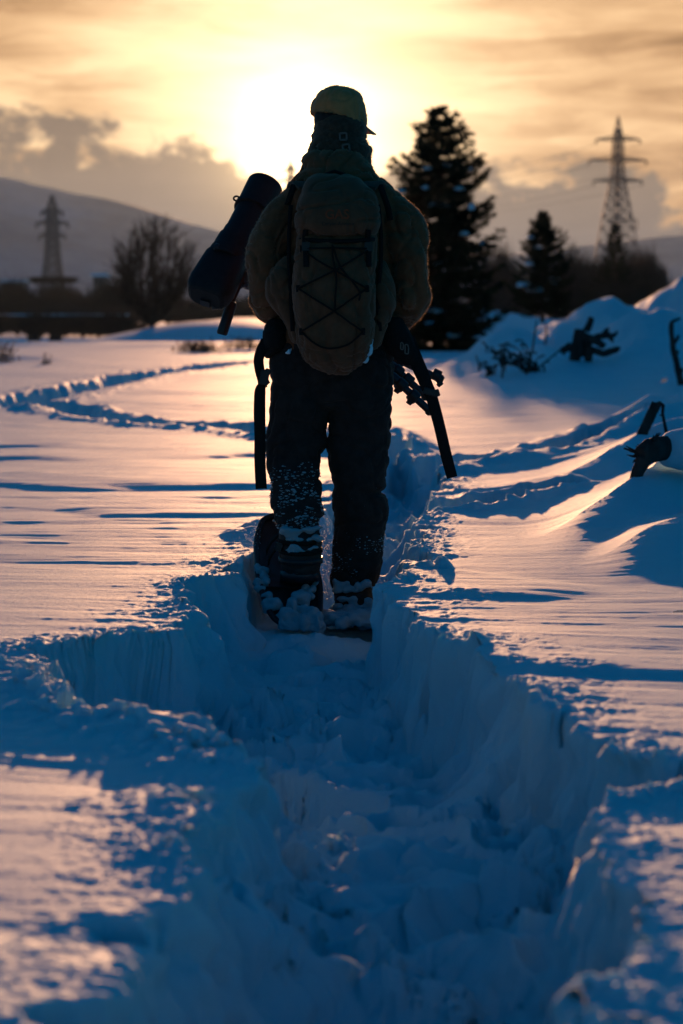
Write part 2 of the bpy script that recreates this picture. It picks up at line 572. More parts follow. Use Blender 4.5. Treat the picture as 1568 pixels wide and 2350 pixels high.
def H(x, y):
    """height of the snow"""
    x = np.asarray(x, float); y = np.asarray(y, float)
    near = y < 75
    wob = 0.25 * noise2(x * 0.35, y * 0.35, 91)
    z = 0.018 * noise2(x * 0.35 + 5, y * 0.30, 1) + 0.010 * noise2(x * 0.55, y * 1.05 + wob, 2)
    # wind ripples, long across the wind
    r1 = fbm2(x * 0.75, (y + 0.12 * x + wob) * 2.2, 3, 3)
    r2 = fbm2(x * 1.25, (y + 0.10 * x + wob) * 9.0, 3, 4)
    r3 = fbm2(x * 4, (y + 0.10 * x + wob) * 28.0, 2, 5)
    patch = 0.45 + 0.55 * sstep(noise2(x * 0.6, y * 0.45, 6), -0.3, 0.5)
    fade = np.clip(1.15 - y / 60, 0.25, 1)
    z = z + 0.0085 * r1 * fade + (0.0062 * r2 + 0.0024 * r3) * patch * np.clip(1.1 - y / 40, 0, 1)
    # lee hollows with a soft step
    st = noise2(x * 0.75 + 7, (y + 0.25 * x) * 0.95 + 2 * wob, 8) + 0.25 * noise2(x * 2.2, y * 1.5, 18)
    z = z + 0.017 * sstep(st, 0.20, 0.55) * np.clip(1.3 - y / 30, 0, 1)
    # long low step across the left field
    cy = G(0, 1040)[1] + 1.1 * noise2(x * 0.55, x * 0, 15) + 0.25 * noise2(x * 2.1, x * 0, 16) + 0.35 * x
    z = z - 0.035 * sstep(y, cy - 0.35, cy) * sstep(cy + 3.0 - y, 0, 2.8) * sstep(-x, -0.2, 0.5) * -0.55 * sstep(noise2(x * 0.9, x * 0 + 3, 17), -0.5, 0.4)
    # drifts by the stump on the right
    dr = (crest(x, y, [(1190, 1246, 0.0), (1300, 1228, 0.05), (1400, 1205, 0.13), (1480, 1185, 0.20), (1568, 1160, 0.27), (1800, 1120, 0.33), (2600, 1080, 0.3)], 0.85, 1.2, 31) ** 3
          + crest(x, y, [(1330, 1300, 0.0), (1420, 1276, 0.045), (1568, 1250, 0.10), (1800, 1235, 0.13), (2600, 1200, 0.15)], 0.7, 1.0, 33) ** 3
          + crest(x, y, [(1080, 1178, 0.0), (1200, 1150, 0.03), (1330, 1118, 0.10), (1450, 1085, 0.20), (1568, 1070, 0.27), (1800, 1055, 0.33)], 0.9, 1.6, 32) ** 3
          + crest(x, y, [(1040, 1066, 0.0), (1200, 1060, 0.03), (1350, 1040, 0.09), (1480, 1020, 0.20), (1600, 1010, 0.25), (1900, 1000, 0.3)], 1.2, 1.4, 35) ** 3) ** (1 / 3)
    z = z + dr * (1 + 0.06 * noise2(x * 2, y * 2, 36))
    # small cone behind the board
    q = U(1490, 985, 17.0)
    z = z + 0.16 * np.clip(1 - np.hypot((x - q.x) / 0.42, (y - q.y) / 0.6), 0, 1)
    # big ploughed bank behind, right
    def lump(px, py, Y, rx, ry, hgt, p=1.0):
        c = U(px, py, Y)
        dy = (y - Y) / ry
        dy = np.where(dy > 0, dy * 2.2, dy)
        return hgt * np.exp(-np.clip(((x - c.x) / rx) ** 2, 0, 40) - np.clip(np.abs(dy) ** 1.15, 0, 40))
    m = lump(1620, 700, 44, 1.5, 6.5, 1.58) + lump(1380, 700, 40, 1.05, 5.2, 0.86) + lump(1500, 760, 34, 1.0, 3.4, 0.55)
    m = np.maximum(m, lump(1900, 700, 45, 2.6, 8, 1.7) + lump(1700, 700, 36, 1.4, 4, 0.6))
    m = np.maximum(m, lump(1170, 790, 39, 0.75, 4.2, 0.62)) + lump(1090, 820, 34, 0.55, 2.6, 0.16) + lump(1260, 820, 33.5, 0.55, 2.4, 0.24)
    m = m + lump(1180, 870, 30, 0.6, 1.7, 0.13) + lump(1450, 850, 31, 0.5, 1.6, 0.20) + lump(1330, 870, 30, 0.9, 1.8, 0.16) - lump(1340, 830, 33, 0.22, 1.2, 0.24)
    m = m + lump(1290, 745, 46, 1.2, 4, 0.65)
    m = m * (1.08 + 0.16 * fbm2(x * 1.1, y * 0.45, 3, 40)) + 0.12 * np.clip(m, 0, 0.6) * fbm2(x * 2.6, y * 1.2, 3, 41)
    z = z + m
    # the field falls away to the river and rises again on the far bank
    z = z - 1.6 * sstep(y, 82, 100) * (1 - 0.75 * sstep(x, -2.0, 2.0))
    fb = sstep(y, 118, 150) * sstep(x, -22, -8)
    z = z + fb * (2.15 + 0.25 * noise2(x * 0.12, y * 0.05, 44)) * (1 - 0.5 * sstep(x, 5, 14))
    z = z + 0.10 * sstep(y, 60, 66) * sstep(74 - y, 0, 5) * sstep(noise2(x * 0.16, y * 0.3, 45), 0.0, 0.4)
    # drift at left by the dry weeds
    z = z + lump(60, 828, 46, 0.9, 1.2, 0.14) + lump(470, 806, 60, 1.2, 1.4, 0.10)

    # ---- trench and footprints (only near)
    k = np.where((y < 45))[0] if x.ndim == 1 else None
    if k is None or len(k) == 0: return z
    X = x[k]; Y = y[k]; Z = z[k]
    # crumbly outline
    jag = 0.045 * noise2(X * 3.2, Y * 3.2, 50) + 0.030 * noise2(X * 7, Y * 7, 51) + 0.009 * noise2(X * 17, Y * 17, 52) + 0.003 * noise2(X * 45, Y * 45, 53)
    jag = jag + 0.075 * sstep(noise2(X * 4.2, Y * 4.2, 105), 0.22, 0.5) + 0.015 * sstep(noise2(X * 11, Y * 11, 106), 0.25, 0.5)
    wd, wv = worley2(X * 11, Y * 11, 54)
    chunk = 0.006 * (wv - 0.5) * sstep(noise2(X * 1.5, Y * 1.5, 55), -0.2, 0.3)
    sd = poly_sd(X, Y, TP) ; sd = sd + (jag * 0.85 + chunk) * np.exp(-np.clip(sd, 0, 1) / 0.09) + 0.030 * noise2(X * 5.0, Y * 5.0, 101) + 0.016 * noise2(X * 11, Y * 11, 102)
    ww = 0.075 + 0.05 * noise2(X * 1.3, Y * 1.3, 56)
    ww = ww + 0.07 * sstep(-X, -0.1, 0.25) * sstep(4.6 - Y, 0, 1.2)
    cut = sstep(sd / np.clip(ww, 0.03, 1) + 0.34 * fbm2(X * 6, Y * 6, 3, 92) + 0.06 * noise2(X * 26, Y * 26, 93), 0.0, 1.0) ** 0.8
    # slumped snow at the foot of the wall
    depth = 0.30 - 0.06 * sstep(Y, 7.0, 7.8) - 0.03 * noise2(X * 1.2, Y * 1.0, 57)
    foot = 0.16 * np.exp(-np.clip(sd - ww, 0, 1) / 0.075) * sstep(noise2(X * 3.0, Y * 3.0, 58), -0.1, 0.7)
    w1, v1 = worley2(X * 7 + 0.3 * noise2(X * 9, Y * 9, 60), Y * 7, 59)
    w2, v2 = worley2(X * 17 + 0.3 * noise2(X * 20, Y * 20, 62), Y * 17, 61)
    calm = 1 - 0.65 * sstep(Y, 7.0, 7.8) * sstep(9.3 - Y, 0, 0.5)
    dome = lambda w, r: np.sqrt(np.clip(1 - (w / r) ** 2, 0, 1))
    sm = lambda w, r: np.clip(1 - (w / r) ** 2, 0, 1) ** 1.3
    clod = 0.050 * sm(w1, 0.52) * sstep(v1, 0.5, 0.9) + 0.020 * sm(w2, 0.5) * sstep(v2, 0.45, 0.8)
    rdg = 1 - np.abs(noise2(X * 1.5 + 0.4 * noise2(X * 4, Y * 4, 94), Y * 2.5 + 0.5 * noise2(X * 3, Y * 3, 95), 63))
    rdg2 = 1 - np.abs(noise2(X * 5.5 + 0.5 * noise2(X * 9, Y * 9, 96), Y * 6.0, 97))
    steps = 0.115 * (rdg ** 2.6) - 0.06 + 0.016 * rdg2 ** 2 - 0.008 + 0.026 * fbm2(X * 7, Y * 8, 3, 64) + 0.030 * noise2(X * 3.3, Y * 4.2, 98)
    lane = -0.05 * np.exp(-(((sd - 0.16) / 0.07) ** 2)) * sstep(noise2(X * 0.9, Y * 3.3, 66), -0.2, 0.3)
    w5, v5 = worley2(X * 34 + noise2(X * 30, Y * 30, 107), Y * 34, 108)
    w6, v6 = worley2(X * 70, Y * 70, 109)
    loose = sstep(noise2(X * 3.5, Y * 3.5, 110), -0.2, 0.4)
    clod = clod + loose * (0.012 * dome(w5, 0.42) * (v5 > 0.55) + 0.005 * dome(w6, 0.42) * (v6 > 0.5))
    floor = -depth + (foot + clod + steps) * calm + lane
    # crumbs and a soft lip along the rim
    rim = np.exp(-np.clip(-sd, 0, 5) / 0.10) * (sd < 0.02)
    w3, v3 = worley2(X * 24, Y * 24, 67)
    w4, v4 = worley2(X * 52, Y * 52, 68)
    rz = sstep(noise2(X * 1.7, Y * 1.7, 69), -0.35, 0.45)
    crumb = rim * (0.012 * dome(w3, 0.45) * (v3 > 0.6) + 0.007 * dome(w4, 0.45) * (v4 > 0.4)) * (0.35 + 0.9 * rz)
    lip = 0.010 * rim * rz + 0.008 * rim * fbm2(X * 9, Y * 9, 3, 70)
    Z = Z + crumb + lip
    # ridge of thrown-out snow, left of the side hole
    PL = np.array([G(a, b)[:2] for a, b in [(-60, 1545), (60, 1560), (150, 1625), (270, 1668), (400, 1700), (500, 1725)]])
    dl, tl = line_d(X, Y, PL)
    Z = Z + np.exp(-(dl / 0.14) ** 2) * (0.006 + 0.030 * np.abs(fbm2(X * 7, Y * 9, 3, 71)) + 0.016 * dome(w3, 0.5) * (v3 > 0.5))
    Z = Z * (1 - cut) + np.minimum(floor, Z) * cut
    # other footprints trails
    for P, w, d in TRK:
        far = 1 + 0
        dl, tl = line_d(X + 0.06 * noise2(X * 2, Y * 2, 72), Y + 0.22 * noise2(X * 0.9, Y * 0.5, 73) + 0.07 * noise2(X * 3.0, Y * 2.0, 74), P)
        dd = dl + 0.05 * noise2(X * 5, Y * 4, 75) + 0.03 * noise2(X * 13, Y * 11, 76)
        c2 = 1 - sstep(dd, w * 0.55, w)
        bm = np.exp(-((dd - w * 1.25) / (w * 0.5)) ** 2)
        Z = Z * (1 - c2) + np.minimum(Z, -d + 0.05 * fbm2(X * 4, Y * 4, 3, 77)) * c2 + bm * (0.02 + 0.05 * np.clip(fbm2(X * 6, Y * 5, 3, 78), 0, 1))
    # spoil beside the boots and loose clods by the right rim
    for (px, py, rr, hh) in [(570, 1232, 0.10, 0.035), (590, 1215, 0.06, 0.03), (545, 1225, 0.05, 0.02), (1012, 1290, 0.022, 0.018), (975, 1306, 0.03, 0.018), (1180, 1155, 0.06, 0.05), (1160, 1160, 0.05, 0.04), (1085, 1492, 0.035, 0.035), (1020, 1310, 0.03, 0.03)]:
        c = G(px, py)
        Z = Z + hh * np.exp(-(((X - c.x) / rr) ** 2 + ((Y - c.y) / rr) ** 2) ** 2) * (0.8 + 0.7 * fbm2(X * 14, Y * 14, 2, 79))
    z = z.copy(); z[k] = Z
    return z
def Hs(x, y):
    return float(H(np.array([x]), np.array([y]))[0])

def build_ground():
    # rows: dense where the picture is dense
    py = np.linspace(2680, 790, 1400)
    rows = np.array([G(CX, p)[1] for p in py])
    near = np.linspace(-6, rows[0], 110, endpoint=False)
    far = rows[-1] * np.exp(np.linspace(0, math.log(4250 / rows[-1]), 150))[1:]
    rows = np.concatenate([near, rows, far])
    u = np.linspace(-0.165, 0.165, 500)
    side = 0.165 * np.exp(np.linspace(0, math.log(1.6 / 0.165), 70))[1:]
    u = np.concatenate([-side[::-1], u, side])
    wy = np.maximum(rows, 2.6)
    X = np.clip(wy[:, None] * u[None, :], -3100, 3100); Yg = np.repeat(rows[:, None], len(u), 1)
    x = X.ravel(); y = Yg.ravel()
    z = H(x, y)
    dzx = np.abs(np.gradient(z.reshape(X.shape), axis=1)) / np.maximum(np.abs(np.gradient(X, axis=1)), 1e-6)
    st = (sstep(dzx, 0.5, 2.0).ravel() * (y < 16))
    k = np.where(st > 0.02)[0]
    p3 = np.stack([x[k], y[k], z[k]], 1)
    off = 0.009 * noise3(p3 * (20, 20, 30), 7) + 0.0025 * noise3(p3 * 60, 8) + 0.022 * noise3(p3 * (8, 8, 14), 9)
    offy = 0.0025 * noise3(p3 * 24 + 50, 10) + 0.001 * noise3(p3 * 60 + 50, 11)
    x = x.copy(); y = y.copy()
    x[k] += off * st[k]; y[k] += offy * st[k]
    v = np.stack([x, y, z], 1)
    nr, nc = X.shape
    i = np.arange(nr * nc).reshape(nr, nc)
    f = np.stack([i[:-1, :-1], i[:-1, 1:], i[1:, 1:], i[1:, :-1]], -1).reshape(-1, 4)
    me = mesh_from('snow_field', v, f)
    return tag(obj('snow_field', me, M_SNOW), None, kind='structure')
GROUND = build_ground()
# ------------------------------------------------------------------ materials of the background
M_HILL = mat('hill', (0.30, 0.30, 0.34), 0.95, 0.05, 0.35, 0.006)
M_BARK = mat('bark', (0.055, 0.042, 0.032), 0.9, 0.1, 0.35, 14)
M_TWIG = mat('twig', (0.045, 0.032, 0.022), 0.9, 0.1, 0.3, 3)
M_NEEDLE = mat('needle', (0.016, 0.020, 0.010), 0.9, 0.02, 0.4, 2.5)
M_BRUSH = mat('brush', (0.045, 0.034, 0.028), 0.9, 0.05, 0.35, 1.0)
M_STEEL = mat('galvanised_steel', (0.10, 0.10, 0.105), 0.6, 0.3, 0.2, 0.7)
M_CABLE = mat('cable', (0.03, 0.03, 0.03), 0.6, 0.2, 0.1, 1)
M_CONC = mat('concrete', (0.10, 0.095, 0.09), 0.9, 0.1, 0.3, 0.8)
M_WINDOW = mat('window_glass', (0.02, 0.025, 0.03), 0.15, 0.5, 0.1, 1)
M_DEAD = mat('dead_wood', (0.050, 0.043, 0.038), 0.9, 0.1, 0.4, 22, 0.5, 60, stretch=(1, 1, 0.25))
M_STRAW = mat('dry_stem', (0.075, 0.050, 0.032), 0.85, 0.1, 0.3, 20)

# ------------------------------------------------------------------ far hills
def build_hill():
    prof = [(-3200, 420), (-1500, 380), (-600, 350), (-100, 372), (0, 393), (60, 407), (130, 430), (200, 442), (260, 455), (330, 470), (420, 500), (500, 520),
            (620, 548), (800, 575), (1000, 585), (1200, 572), (1330, 560), (1420, 548), (1500, 538), (1600, 534), (1900, 525), (2600, 470), (4500, 440)]
    pp = np.array(prof, float)
    xs = np.linspace(-3200, 4500, 520)
    py = np.interp(xs, pp[:, 0], pp[:, 1])
    k = np.ones(9) / 9
    py = np.convolve(np.pad(py, 4, mode='edge'), k, 'valid')
    V = []; nd = 26
    Y0 = 3000.0
    for j in range(nd):
        s = j / (nd - 1)                     # 0 foot .. crest .. back
        Y = 2350 + 1500 * s
        prf = sstep(np.array(s), 0.0, 0.44) * (1 - sstep(np.array(s), 0.5, 1.0))
        for i, x in enumerate(xs):
            c = U(x, py[i], Y0)
            V.append((c.x * Y / Y0, Y, c.z * float(prf)))
    V = np.array(V)
    V[:, 2] += 7 * fbm2(V[:, 0] * 0.006, V[:, 1] * 0.006, 4, 81) * np.clip(V[:, 2] / 60, 0, 1) - 4
    n = len(xs)
    i = np.arange(nd * n).reshape(nd, n)
    f = np.stack([i[:-1, :-1], i[:-1, 1:], i[1:, 1:], i[1:, :-1]], -1).reshape(-1, 4)
    return tag(obj('hill', mesh_from('hill', V, f), M_HILL), None, kind='structure')
build_hill()

# ------------------------------------------------------------------ conifers
def conifer(name, label, base, height, radius, seed, droop=0.25, dens=1.0, snow=0, group=None, trunk_r=0.05):
    """radius: rows (height fraction, radius)"""
    rng = random.Random(seed)
    t = thing(name, label, 'tree', base, group)
    b = Vector(base)
    tr = MB()
    lean = Vector((rng.uniform(-0.02, 0.02), rng.uniform(-0.02, 0.02), 0)) * height
    def axis(s): return b + Vector((0, 0, height * s)) + lean * (s * s)
    tr.tube([axis(s) - Vector((0, 0, 0.25 if s == 0 else 0)) for s in (0, 0.15, 0.35, 0.55, 0.75, 0.9, 1.0)],
            [trunk_r * height * 0.45 * k for k in (1, 0.85, 0.66, 0.46, 0.27, 0.12, 0.03)], 8)
    rr = np.array(radius)
    V = []; Fc = []; tips = []
    nwh = int(38 * dens)
    for w in range(nwh):
        s = 0.04 + 0.94 * (w / (nwh - 1)) ** 0.92
        base_r = float(np.interp(s, rr[:, 0], rr[:, 1]))
        nb = max(4, int(7 - 2.5 * s))
        a0 = rng.uniform(0, 6.28)
        for k in range(nb):
            a = a0 + 6.283 * k / nb + rng.uniform(-0.25, 0.25)
            L = base_r * rng.choice((rng.uniform(0.5, 0.9), rng.uniform(0.75, 1.1), rng.uniform(0.9, 1.28)))
            if L < 0.05: continue
            o = axis(min(1, max(0, s + rng.uniform(-0.012, 0.012))))
            dirh = Vector((math.cos(a), math.sin(a), 0))
            up0 = 0.45 * s - 0.05 + rng.uniform(-0.08, 0.08)
            pts = []
            for q in range(6):
                u = q / 5
                zz = L * (up0 * u - droop * (1 - s * 0.7) * math.sin(u * 2.2) * 0.8 + 0.20 * u ** 3)
                pts.append(o + dirh * (L * u) + Vector((0, 0, zz)))
            tr.tube(pts, [0.018 * height / 6 * (1 - 0.9 * q / 5) * (0.4 + L) for q in range(6)], 4)
            tips.append((pts, L))
            side = dirh.cross(Vector((0, 0, 1)))
            ntw = max(6, int(L * 14 * dens * 6 / height + 5))
            for j in range(ntw):
                u = 0.12 + 0.88 * (j + rng.random()) / ntw
                i = min(4, int(u * 5)); fr = u * 5 - i
                p = pts[i].lerp(pts[i + 1], fr)
                for sg in (-1, 1):
                    tl = (0.10 + 0.34 * L * (1 - u) ** 0.7 * u ** 0.25 + 0.05) * rng.uniform(0.6, 1.15) * (height / 6.3) ** 0.5
                    td = (dirh * rng.uniform(0.4, 0.9) + side * sg * rng.uniform(0.6, 1.0) + Vector((0, 0, rng.uniform(-0.35, 0.12)))).normalized()
                    nn = max(4, int(tl / 0.045 * dens))
                    for q in range(nn):
                        c = p + td * (tl * (q + 0.3) / nn)
                        nd = (td * rng.uniform(0.5, 1.0) + Vector((rng.uniform(-1, 1), rng.uniform(-1, 1), rng.uniform(-0.8, 0.9))) * 0.75).normalized()
                        wv = nd.cross(Vector((rng.uniform(-1, 1), rng.uniform(-1, 1), rng.uniform(-1, 1)))).normalized()
                        ln = rng.uniform(0.07, 0.15) * (height / 6.3) ** 0.5
                        i0 = len(V)
                        V.extend((c - wv * ln * 0.28, c + wv * ln * 0.28, c + nd * ln)); Fc.append((i0, i0 + 1, i0 + 2))
    obj('trunk', tr, M_BARK, t)
    obj('crown', mesh_from('crown', np.array([tuple(p) for p in V]), np.array(Fc)), M_NEEDLE, t, smooth=False)
    # snow lying on the boughs
    pick = [x for x in tips if x[1] > 0.18]
    rng.shuffle(pick)
    k = 0
    for pts, L in pick:
        if k >= snow: break
        if pts[3].y > b.y + 0.1 * L: continue
        k += 1
        clump('snow_clump', pts[2].lerp(pts[4], rng.random()) + Vector((0, 0, 0.03)), (L * 0.20 + 0.05, L * 0.16 + 0.05, 0.05 + 0.05 * L), rng.randrange(999), t)
    return t
def clump(name, c, r, seed, parent):
    mb = MB().ball((0, 0, 0), 1.0, 16, 10)
    p = np.array(mb.v)
    p *= (1 + 0.28 * noise3(p * 1.6 + seed * 3.1, seed) + 0.12 * noise3(p * 4 + seed, seed + 1))[:, None]
    p[:, 2] = np.where(p[:, 2] < 0, p[:, 2] * 0.45, p[:, 2])
    mb.v = [(c[0] + q[0] * r[0], c[1] + q[1] * r[1], c[2] + q[2] * r[2]) for q in p]
    return obj(name, mb, M_CLUMP, parent)
def pm(px, Y): return px * Y / F
def at_ground(px, Y, sink=0.05):
    x = (px - CX) / F * Y
    return (x, Y, Hs(x, Y) - sink)

Y = 60.0
base = U(1006, 822, Y)
hgt = U(1014, 240, Y).z - base.z
rad = [(f, pm(r, Y)) for f, r in [(0.0, 118), (0.1, 150), (0.22, 152), (0.34, 145), (0.45, 128), (0.55, 116), (0.64, 104), (0.72, 100), (0.79, 84), (0.85, 62), (0.91, 40), (0.955, 20), (1.0, 3)]]
fir = conifer('fir_tree', 'tall snow-dusted fir tree right of the walking person', base, hgt, rad, 5, 0.30, 1.06, 3)
for px, py, w, hh in [(1012, 473, 24, 11), (1025, 380, 11, 6), (981, 387, 10, 6), (1075, 390, 10, 6), (1054, 434, 12, 7), (1082, 478, 8, 12), (1065, 537, 11, 9), (976, 432, 8, 7), (922, 440, 8, 10), (1110, 560, 9, 6)]:
    c = U(px, py, Y - pm(55, Y))
    clump('snow_clump', c, (pm(w, Y), pm(w, Y) * 0.9, pm(hh, Y) * 0.9), px, fir)
Y = 74.0
base = U(1245, 722, Y)
rad = [(f, pm(r, Y)) for f, r in [(0, 62), (0.1, 66), (0.3, 64), (0.45, 58), (0.6, 50), (0.72, 40), (0.82, 26), (0.92, 12), (1, 3)]]
fir2 = conifer('fir_tree', 'smaller snow-dusted fir tree between the tall fir and the right pylon', base, U(1245, 485, Y).z - base.z, rad, 9, 0.25, 0.92, 3)
for px, py, w, hh in [(1218, 545, 7, 6), (1236, 568, 7, 5), (1215, 606, 8, 6), (1275, 640, 7, 5), (1195, 655, 7, 9), (1255, 690, 6, 5)]:
    clump('snow_clump', U(px, py, Y - pm(30, Y)), (pm(w, Y) * 1.3, pm(w, Y), pm(hh, Y) * 0.75), px, fir2)
Y = 150.0
base = U(1412, 712, Y)
rad = [(f, pm(r, Y)) for f, r in [(0, 44), (0.2, 48), (0.4, 42), (0.6, 32), (0.75, 24), (0.88, 12), (1, 3)]]
conifer('fir_tree', 'dark fir tree standing in front of the right pylon legs', base, U(1412, 512, Y).z - base.z, rad, 13, 0.2, 0.75, 0)

# ------------------------------------------------------------------ bare trees
def round_tree(name, label, px, pyb, cx, cyc, rx, rz, Y, seed):
    """bare tree whose limbs fan out from a short trunk into a rounded crown"""
    rng = random.Random(seed)
    b = U(px, pyb, Y); c = U(cx, cyc, Y); RX = pm(rx, Y); RZ = pm(rz, Y)
    fork = b + Vector((0.05, 0, pm(34, Y)))
    t = thing(name, label, 'tree', b)
    tr = MB(); cr = MB()
    tr.tube([b - Vector((0, 0, 0.4)), b.lerp(fork, 0.5) + Vector((0.06, 0, 0)), fork], [0.27, 0.22, 0.20], 9)
    def bez(p0, d0, p1, n, r0, r1, mb, k=5):
        L = (p1 - p0).length; q = p0 + d0 * L * 0.5; out = []
        for i in range(n + 1):
            u = i / n
            out.append(p0 * (1 - u) ** 2 + q * 2 * u * (1 - u) + p1 * u * u + Vector((rng.uniform(-1, 1), rng.uniform(-1, 1), rng.uniform(-1, 1))) * L * 0.018 * (0 < i < n))
        mb.tube(out, [r0 + (r1 - r0) * (i / n) ** 0.7 for i in range(n + 1)], k, closed=False)
        return out
    for m in range(44):
        while True:
            v = Vector((rng.uniform(-1, 1), rng.uniform(-1, 1), rng.uniform(-0.62, 1)))
            if 0.72 < v.length < 1: break
        e = c + Vector((v.x * RX, v.y * RX, v.z * RZ)) * 0.88
        d0 = Vector((v.x * 1.5, v.y * 1.5, 0.75)).normalized()
        limb = bez(fork - Vector((0, 0, 0.15)), d0, e, 8, 0.085, 0.022, tr if m < 9 else cr, 6)
        for k in range(11):
            q = limb[3 + k % 6]
            o = (q - c); o = Vector((o.x / RX, o.y / RX, o.z / RZ))
            dd = ((q - fork).normalized() + Vector((rng.uniform(-1, 1), rng.uniform(-1, 1), rng.uniform(-0.4, 0.9))) * 0.75).normalized()
            e2 = q + dd * RZ * rng.uniform(0.22, 0.5)
            w = e2 - c; wl = Vector((w.x / RX, w.y / RX, w.z / RZ)).length
            if wl > 1.03: e2 = c + w * (1.03 / wl)
            sub = bez(q, (limb[4 + k % 4] - limb[3 + k % 4]).normalized(), e2, 4, 0.032, 0.02, cr, 3)
            for i in range(6):
                p = sub[1 + i % 4]; d3 = (dd + Vector((rng.uniform(-1, 1), rng.uniform(-1, 1), rng.uniform(-0.5, 0.9))) * 0.7).normalized()
                cr.tube([p, p + d3 * RZ * rng.uniform(0.08, 0.20)], [0.022, 0.014], 3, closed=False)
    obj('trunk', tr, M_BARK, t); obj('crown', cr, M_TWIG, t)
    return t
round_tree('bare_tree', 'round bare leafless tree on the far bank beside the left pylon', 346, 776, 360, 612, 104, 112, 150.0, 27)

def brush(name, label, base, w, h, seed, group, nst=70, mat_=None):
    """leafless thicket: many thin rising twigs out of a few stems"""
    rng = random.Random(seed)
    t = thing(name, label, 'shrub' if h < 4 else 'tree', base, group)
    tr = MB(); cr = MB(); b = Vector(base)
    for k in range(7):
        p0 = b + Vector((0, 0, -0.3)); p1 = p0 + Vector((rng.uniform(-0.3, 0.3) * w, rng.uniform(-0.3, 0.3) * w, h * rng.uniform(0.4, 0.75)))
        tr.tube([p0, p0.lerp(p1, 0.5) + Vector((rng.uniform(-0.03, 0.03) * w, 0, 0)), p1], [0.018 * h, 0.013 * h, 0.006 * h], 5)
    for k in range(nst):
        x = rng.gauss(0, 0.30); y = rng.gauss(0, 0.30)
        top = h * max(0.25, (1 - 1.3 * (x * x + y * y))) * rng.uniform(0.6, 1.05)
        z0 = top * rng.uniform(0.0, 0.5)
        p0 = b + Vector((x * w * 0.7, y * w * 0.7, z0)); p2 = b + Vector((x * w * 1.15 + rng.uniform(-0.1, 0.1) * w, y * w * 1.15, top))
        pm_ = p0.lerp(p2, 0.5) + Vector((rng.uniform(-0.05, 0.05) * w, rng.uniform(-0.05, 0.05) * w, 0))
        cr.tube([p0, pm_, p2], [0.010 * h, 0.007 * h, 0.003 * h], 3, closed=False)
        for j in range(5):
            q = pm_.lerp(p2, rng.random()); e = q + Vector((rng.uniform(-0.16, 0.16) * w, rng.uniform(-0.16, 0.16) * w, rng.uniform(0.02, 0.2) * h))
            cr.tube([q, e], [0.006 * h, 0.002 * h], 3, closed=False)
    obj('trunk', tr, M_BARK, t); obj('crown', cr, mat_ or M_BRUSH, t)
    return t
def row(protos, spots, labelf, group):
    for i, (px, pyb, pyt, w, Y) in enumerate(spots):
        src = protos[i % len(protos)]
        o = copy_tree(src)
        b = U(px, pyb, Y); h = U(px, pyt, Y).z - b.z
        o.location = b
        o.scale = (pm(w, Y) / 3.0, pm(w, Y) / 3.0, h / 5.0)
        o.rotation_euler = (0, 0, i * 2.399)
        tag(o, labelf(i), 'tree', group)
protos = [brush('thicket_tree', 'x', (0, 0, 0), 3.0, 5.0, s, 'x', n) for s, n in ((41, 150), (42, 170), (43, 130))]
# far treeline, left: (x, base y, top y, width, distance)
left_spots = [(-160, 738, 650, 130, 300), (-60, 738, 655, 130, 300), (15, 738, 640, 100, 290), (35, 738, 640, 70, 300), (70, 738, 672, 90, 290), (108, 738, 655, 110, 300),
              (140, 738, 648, 90, 290), (165, 738, 662, 80, 300), (205, 738, 680, 90, 290), (235, 738, 650, 90, 280), (262, 738, 640, 90, 290), (292, 740, 655, 90, 290), (330, 740, 668, 110, 280),
              (385, 740, 672, 110, 290), (430, 742, 678, 120, 280), (480, 742, 676, 120, 290), (540, 742, 680, 130, 290), (600, 742, 676, 120, 290), (660, 742, 680, 130, 290), (730, 742, 676, 130, 290),
              (800, 742, 672, 130, 290), (870, 742, 670, 130, 290), (50, 738, 690, 120, 280), (180, 738, 695, 120, 280), (310, 740, 700, 120, 275), (120, 738, 690, 120, 275), (-10, 738, 690, 120, 280), (420, 742, 705, 130, 275), (530, 742, 708, 130, 275)]
row(protos, left_spots, lambda i: 'dark leafless tree in the blurred thicket along the far left horizon', 'far thicket left of the person')
right_spots = [(1130, 735, 575, 80, 170), (1155, 735, 560, 60, 175), (1175, 735, 590, 60, 165), (1300, 730, 565, 70, 170), (1320, 730, 572, 70, 175), (1345, 730, 590, 70, 165), (1370, 728, 592, 70, 170), (1395, 728, 600, 80, 160),
               (1330, 730, 625, 90, 150), (1380, 728, 640, 90, 150), (1430, 726, 600, 70, 155), (1450, 726, 578, 60, 160), (1465, 724, 568, 50, 165), (1488, 724, 572, 50, 160), (1500, 724, 590, 50, 158), (1518, 722, 606, 46, 162), (1470, 724, 615, 90, 150), (1510, 722, 640, 80, 150), (1565, 722, 640, 40, 260), (1610, 722, 640, 70, 260), (1420, 726, 640, 90, 148), (1290, 732, 640, 80, 150), (1110, 735, 640, 90, 150)]
row(protos, right_spots, lambda i: 'dark leafless tree in the thicket under the right pylon', 'thicket under the right pylon')
scrub = [(-60, 768, 722, 90, 196), (0, 768, 716, 80, 197), (40, 768, 724, 90, 196), (95, 770, 712, 90, 197), (150, 770, 722, 90, 196), (190, 772, 714, 80, 197), (225, 772, 720, 90, 196), (262, 772, 712, 80, 197), (300, 772, 722, 90, 196), (285, 776, 742, 60, 170), (320, 778, 748, 60, 168), (395, 778, 750, 60, 170), (430, 778, 752, 50, 170)]
row(protos, scrub, lambda i: 'low dark scrub growing in front of the far left bridge', 'scrub by the bridge')
for p in protos:
    for c in list(p.children): bpy.data.objects.remove(c)
    bpy.data.objects.remove(p)

